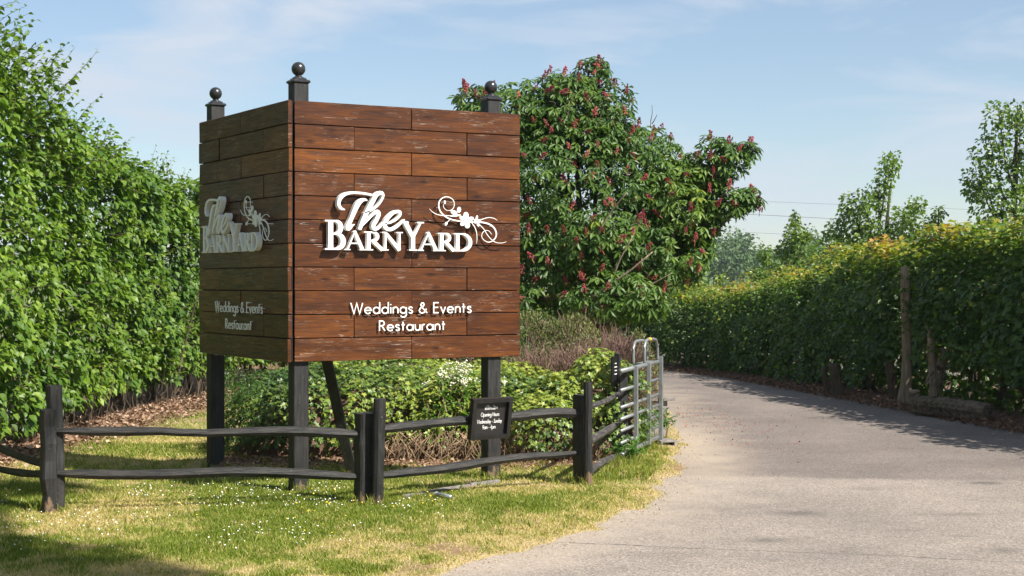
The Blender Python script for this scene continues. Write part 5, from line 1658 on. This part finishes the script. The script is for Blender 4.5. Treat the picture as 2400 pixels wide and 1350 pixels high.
# ------------------------------------------------------------------ grass, daisies, litter
def tufts(spots, name):
    Vs, Ts = [], []
    for x, y, n, h in spots:
        zz = float(lawn_z(x, y)[0])
        m = n
        a = rng.random(m) * 6.283; b = rng.random(m) * 6.283
        X = x + rng.normal(0, .022, m); Y = y + rng.normal(0, .022, m)
        hh = h * rng.uniform(.4, 1.15, m); ln = hh * rng.uniform(.2, .9, m); w = rng.uniform(.0025, .0045, m)
        cx, cy = np.cos(a) * w, np.sin(a) * w
        Z = np.full(m, zz)
        Vs.append(np.stack([np.c_[X - cx, Y - cy, Z], np.c_[X + cx, Y + cy, Z], np.c_[X + np.cos(b) * ln * .4 + cx * .7, Y + np.sin(b) * ln * .4 + cy * .7, Z + hh * .65],
                            np.c_[X + np.cos(b) * ln * .4 - cx * .7, Y + np.sin(b) * ln * .4 - cy * .7, Z + hh * .65], np.c_[X + np.cos(b) * ln, Y + np.sin(b) * ln, Z + hh]], 1).reshape(-1, 3))
        Ts.append(np.repeat(np.clip(rng.normal(.32, .22, m), 0, 1), 5))
    V = np.concatenate(Vs); n_ = len(V) // 5; b_ = (np.arange(n_) * 5)[:, None]
    F_ = np.array([[0, 1, 2], [0, 2, 3], [3, 2, 4]])[None].repeat(n_, 0).reshape(-1, 3) + np.repeat(b_, 3, 0)
    return tag(part(name, V, F_, M_GRASS, attrs={'tint': np.concatenate(Ts)}), kind='stuff')
sp_ = []
for x, y, r_ in ((-4.0, 13.7, .12), (-1.27, 14.25, .13), (.73, 15.64, .11), (-2.03, 15.04, .13), (-3.165, 16.9, .13), (-.215, 16.08, .13), (-1.6, 16.1, .09)):
    for k in range(9):
        a = rng.random() * 6.28
        sp_.append((x + r_ * math.cos(a), y + r_ * math.sin(a), 16, rng.uniform(.06, .13)))
for k in range(420):
    x, y = rng.uniform(-5.0, 2.0), rng.uniform(11.2, 18.5)
    if lawn_fields(np.array([x]), np.array([y]))[0][0] > .08 and x > lhedge_x(y) + .7:
        sp_.append((x, y, 14, rng.uniform(.045, .10)))
for k in range(150):
    y = rng.uniform(16.0, 20.2); x = road_left(y) - rng.uniform(.15, .75)
    sp_.append((x, y, 18, rng.uniform(.06, .13)))
tufts(sp_, 'long_grass')

def scatter_lawn(n, x0, x1, y0, y1):
    X = rng.uniform(x0, x1, n); Y = rng.uniform(y0, y1, n)
    return X, Y, lawn_fields(X, Y)
GV, GT_ = [], []
for n, x0, x1, y0, y1, hh in ((230000, -5.2, 1.9, 10.6, 15.4, .040), (130000, -6.0, 2.2, 15.4, 20.5, .040), (26000, -6.0, 2.4, 20.5, 28.0, .05)):
    X, Y, (d, dry, dirt, z) = scatter_lawn(n, x0, x1, y0, y1)
    tuft = fbm(np.c_[X, Y], 3.2, 101.0, 2)
    k = (d > -.06 + .12 * rng.random(n)) & (rng.random(n) > dirt * .93) & (rng.random(n) > .45 * dry) & (X > lhedge_x(Y) + .2)
    X, Y, z, dry, tuft, d = X[k], Y[k], z[k], dry[k], tuft[k], d[k]
    m = len(X)
    h = hh * rng.uniform(.45, 1.25, m) * (.65 + .9 * np.clip(tuft - .25, 0, 1)) * (1 - .35 * dry)
    a = rng.random(m) * 2 * math.pi
    lean = rng.uniform(.2, 1.0, m) * h * (1 + .8 * dry)
    b = rng.random(m) * 2 * math.pi
    w = rng.uniform(.0022, .0042, m) * np.clip(Y / 12, 1, 2)
    cx, cy = np.cos(a) * w, np.sin(a) * w
    P0 = np.c_[X - cx, Y - cy, z - .004]; P1 = np.c_[X + cx, Y + cy, z - .004]
    mx_, my_ = X + np.cos(b) * lean * .4, Y + np.sin(b) * lean * .4
    P2_ = np.c_[mx_ + cx * .7, my_ + cy * .7, z + h * .62]; P3_ = np.c_[mx_ - cx * .7, my_ - cy * .7, z + h * .62]
    P4_ = np.c_[X + np.cos(b) * lean, Y + np.sin(b) * lean, z + h]
    GV.append(np.stack([P0, P1, P2_, P3_, P4_], 1).reshape(-1, 3))
    straw = rng.random(m) < dry * .75 + .06
    t_ = np.where(straw, rng.uniform(.68, 1, m), rng.uniform(.0, .5, m) + .18 * dry - .22 * np.clip(tuft - .5, -.5, .5))
    GT_.append(np.repeat(np.clip(t_, 0, 1), 5))
V = np.concatenate(GV); T = np.concatenate(GT_); n = len(V) // 5
b5 = (np.arange(n) * 5)[:, None]
tag(part('grass', V, [np.array([[0, 1, 2], [0, 2, 3], [3, 2, 4]])[None].repeat(n, 0).reshape(-1, 3) + np.repeat(b5, 3, 0)], M_GRASS, attrs={'tint': T}), kind='stuff')

def discs(name, X, Y, Z, r, mat, hgt, K=7, centre=None):
    m = len(X)
    t = np.arange(K) * 2 * math.pi / K
    N = unit(np.c_[rng.normal(.15, .35, m), rng.normal(-.25, .35, m), np.ones(m)])
    u = unit(np.cross(N, np.array([0, 1.0, 0]))); v = np.cross(N, u)
    C = np.c_[X, Y, Z + hgt]
    ring = C[:, None] + r[:, None, None] * (np.cos(t)[None, :, None] * u[:, None] + np.sin(t)[None, :, None] * v[:, None])
    V = np.concatenate([C[:, None] - N[:, None] * (r * .25)[:, None, None], ring], 1).reshape(-1, 3)
    F = np.array([(0, 1 + j, 1 + (j + 1) % K) for j in range(K)])
    F = (F[None] + (np.arange(m) * (K + 1))[:, None, None]).reshape(-1, 3)
    return tag(part(name, V, F, mat), kind='stuff')
n = 26000
X, Y, (d, dry, dirt, z) = scatter_lawn(n, -5.0, 1.0, 11.6, 18.0)
pr = np.clip((fbm(np.c_[X, Y], 1.5, 131.0, 3) - .47) * 4.0, 0, 1) * np.clip((-.2 - X) / 1.6, .05, 1) * np.clip(1 - np.abs(Y - 13.7) / 2.6, .05, 1) * (d > .4) * (1 - dirt)
k = rng.random(n) < pr * .24
m = k.sum()
discs('daisies', X[k], Y[k], z[k], rng.uniform(.0042, .0070, m), M_DAISY, rng.uniform(.035, .065, m))
n = 260
X, Y, (d, dry, dirt, z) = scatter_lawn(n, -4.5, .8, 12.2, 17.5)
k = (rng.random(n) < np.clip((fbm(np.c_[X, Y], 1.3, 171.0, 2) - .5) * 5, 0, 1)) & (d > .6)
discs('dandelions', X[k], Y[k], z[k], rng.uniform(.006, .010, k.sum()), M_DANDY, rng.uniform(.03, .06, k.sum()))

def litter(name, X, Y, Z, s0, s1, mat, tlo=0, thi=1):
    lv = Leaves(SMALL); m = len(X)
    lv.add(np.c_[X, Y, Z], np.array([0, 0, 1.]) + rnd(m) * .45, rnd(m) * np.array([1, 1, .2]), rng.uniform(s0, s1, m), rng.uniform(tlo, thi, m))
    return lv.part(name, mat)
n = 15000
Y = rng.uniform(14.5, 30, n); X = lhedge_x(Y) + rng.normal(.15, .36, n)
z = lawn_z(X, Y)
k = X > -6.6
litter('leaf_litter', X[k], Y[k], z[k] + .012, .035, .09, M_LITTER)
n = 9000
Y = rng.uniform(13, 38, n); U = np.abs(rng.normal(.1, .45, n)) - .15
X = road_right(Y) + U
litter('leaf_litter', X, Y, .02 + .04 * np.clip(U / .5, 0, 1) + .01, .025, .065, M_LITTER, 0, .55)
n = 3800
X = rng.uniform(-3.2, 1.2, n); Y = 17.7 - .06 * X - np.abs(rng.normal(0, .55, n))
litter('leaf_litter', X, Y, lawn_z(X, Y) + .012, .02, .06, M_LITTER, .1, .9)
n = 520
X = rng.normal(2.95, .45, n); Y = rng.normal(23.0, 2.0, n)
k = X > road_left(Y) + .15
litter('fallen_petals', X[k], Y[k], np.full(k.sum(), .008), .012, .03, M_PETAL)
n = 900    # straw ends and crumbs along the road edge
Y = rng.uniform(10.9, 21, n); X = road_left(Y) + rng.normal(.05, .12, n)
litter('edge_crumbs', X, Y, np.maximum(lawn_z(X, Y), 0) + .008, .008, .022, M_LITTER, .5, 1)

# ------------------------------------------------------------------ summer haze: one closed box of thin air
mh = bpy.data.materials.new('thin_air'); mh.use_nodes = True
th = mh.node_tree; th.nodes.clear()
oh = th.nodes.new('ShaderNodeOutputMaterial'); pv = th.nodes.new('ShaderNodeVolumePrincipled')
pv.inputs['Color'].default_value = (0.80, 0.88, 1.0, 1)
pv.inputs['Density'].default_value = 0.0002
pv.inputs['Anisotropy'].default_value = 0.2
th.links.new(pv.outputs[0], oh.inputs['Volume'])
mb = MB(); box(mb, (60, 290, 14.45), (1, 0, 0), (0, 1, 0), (0, 0, 1), 560, 330, 15.55)
tag(mb.part('haze', mh), kind='stuff')
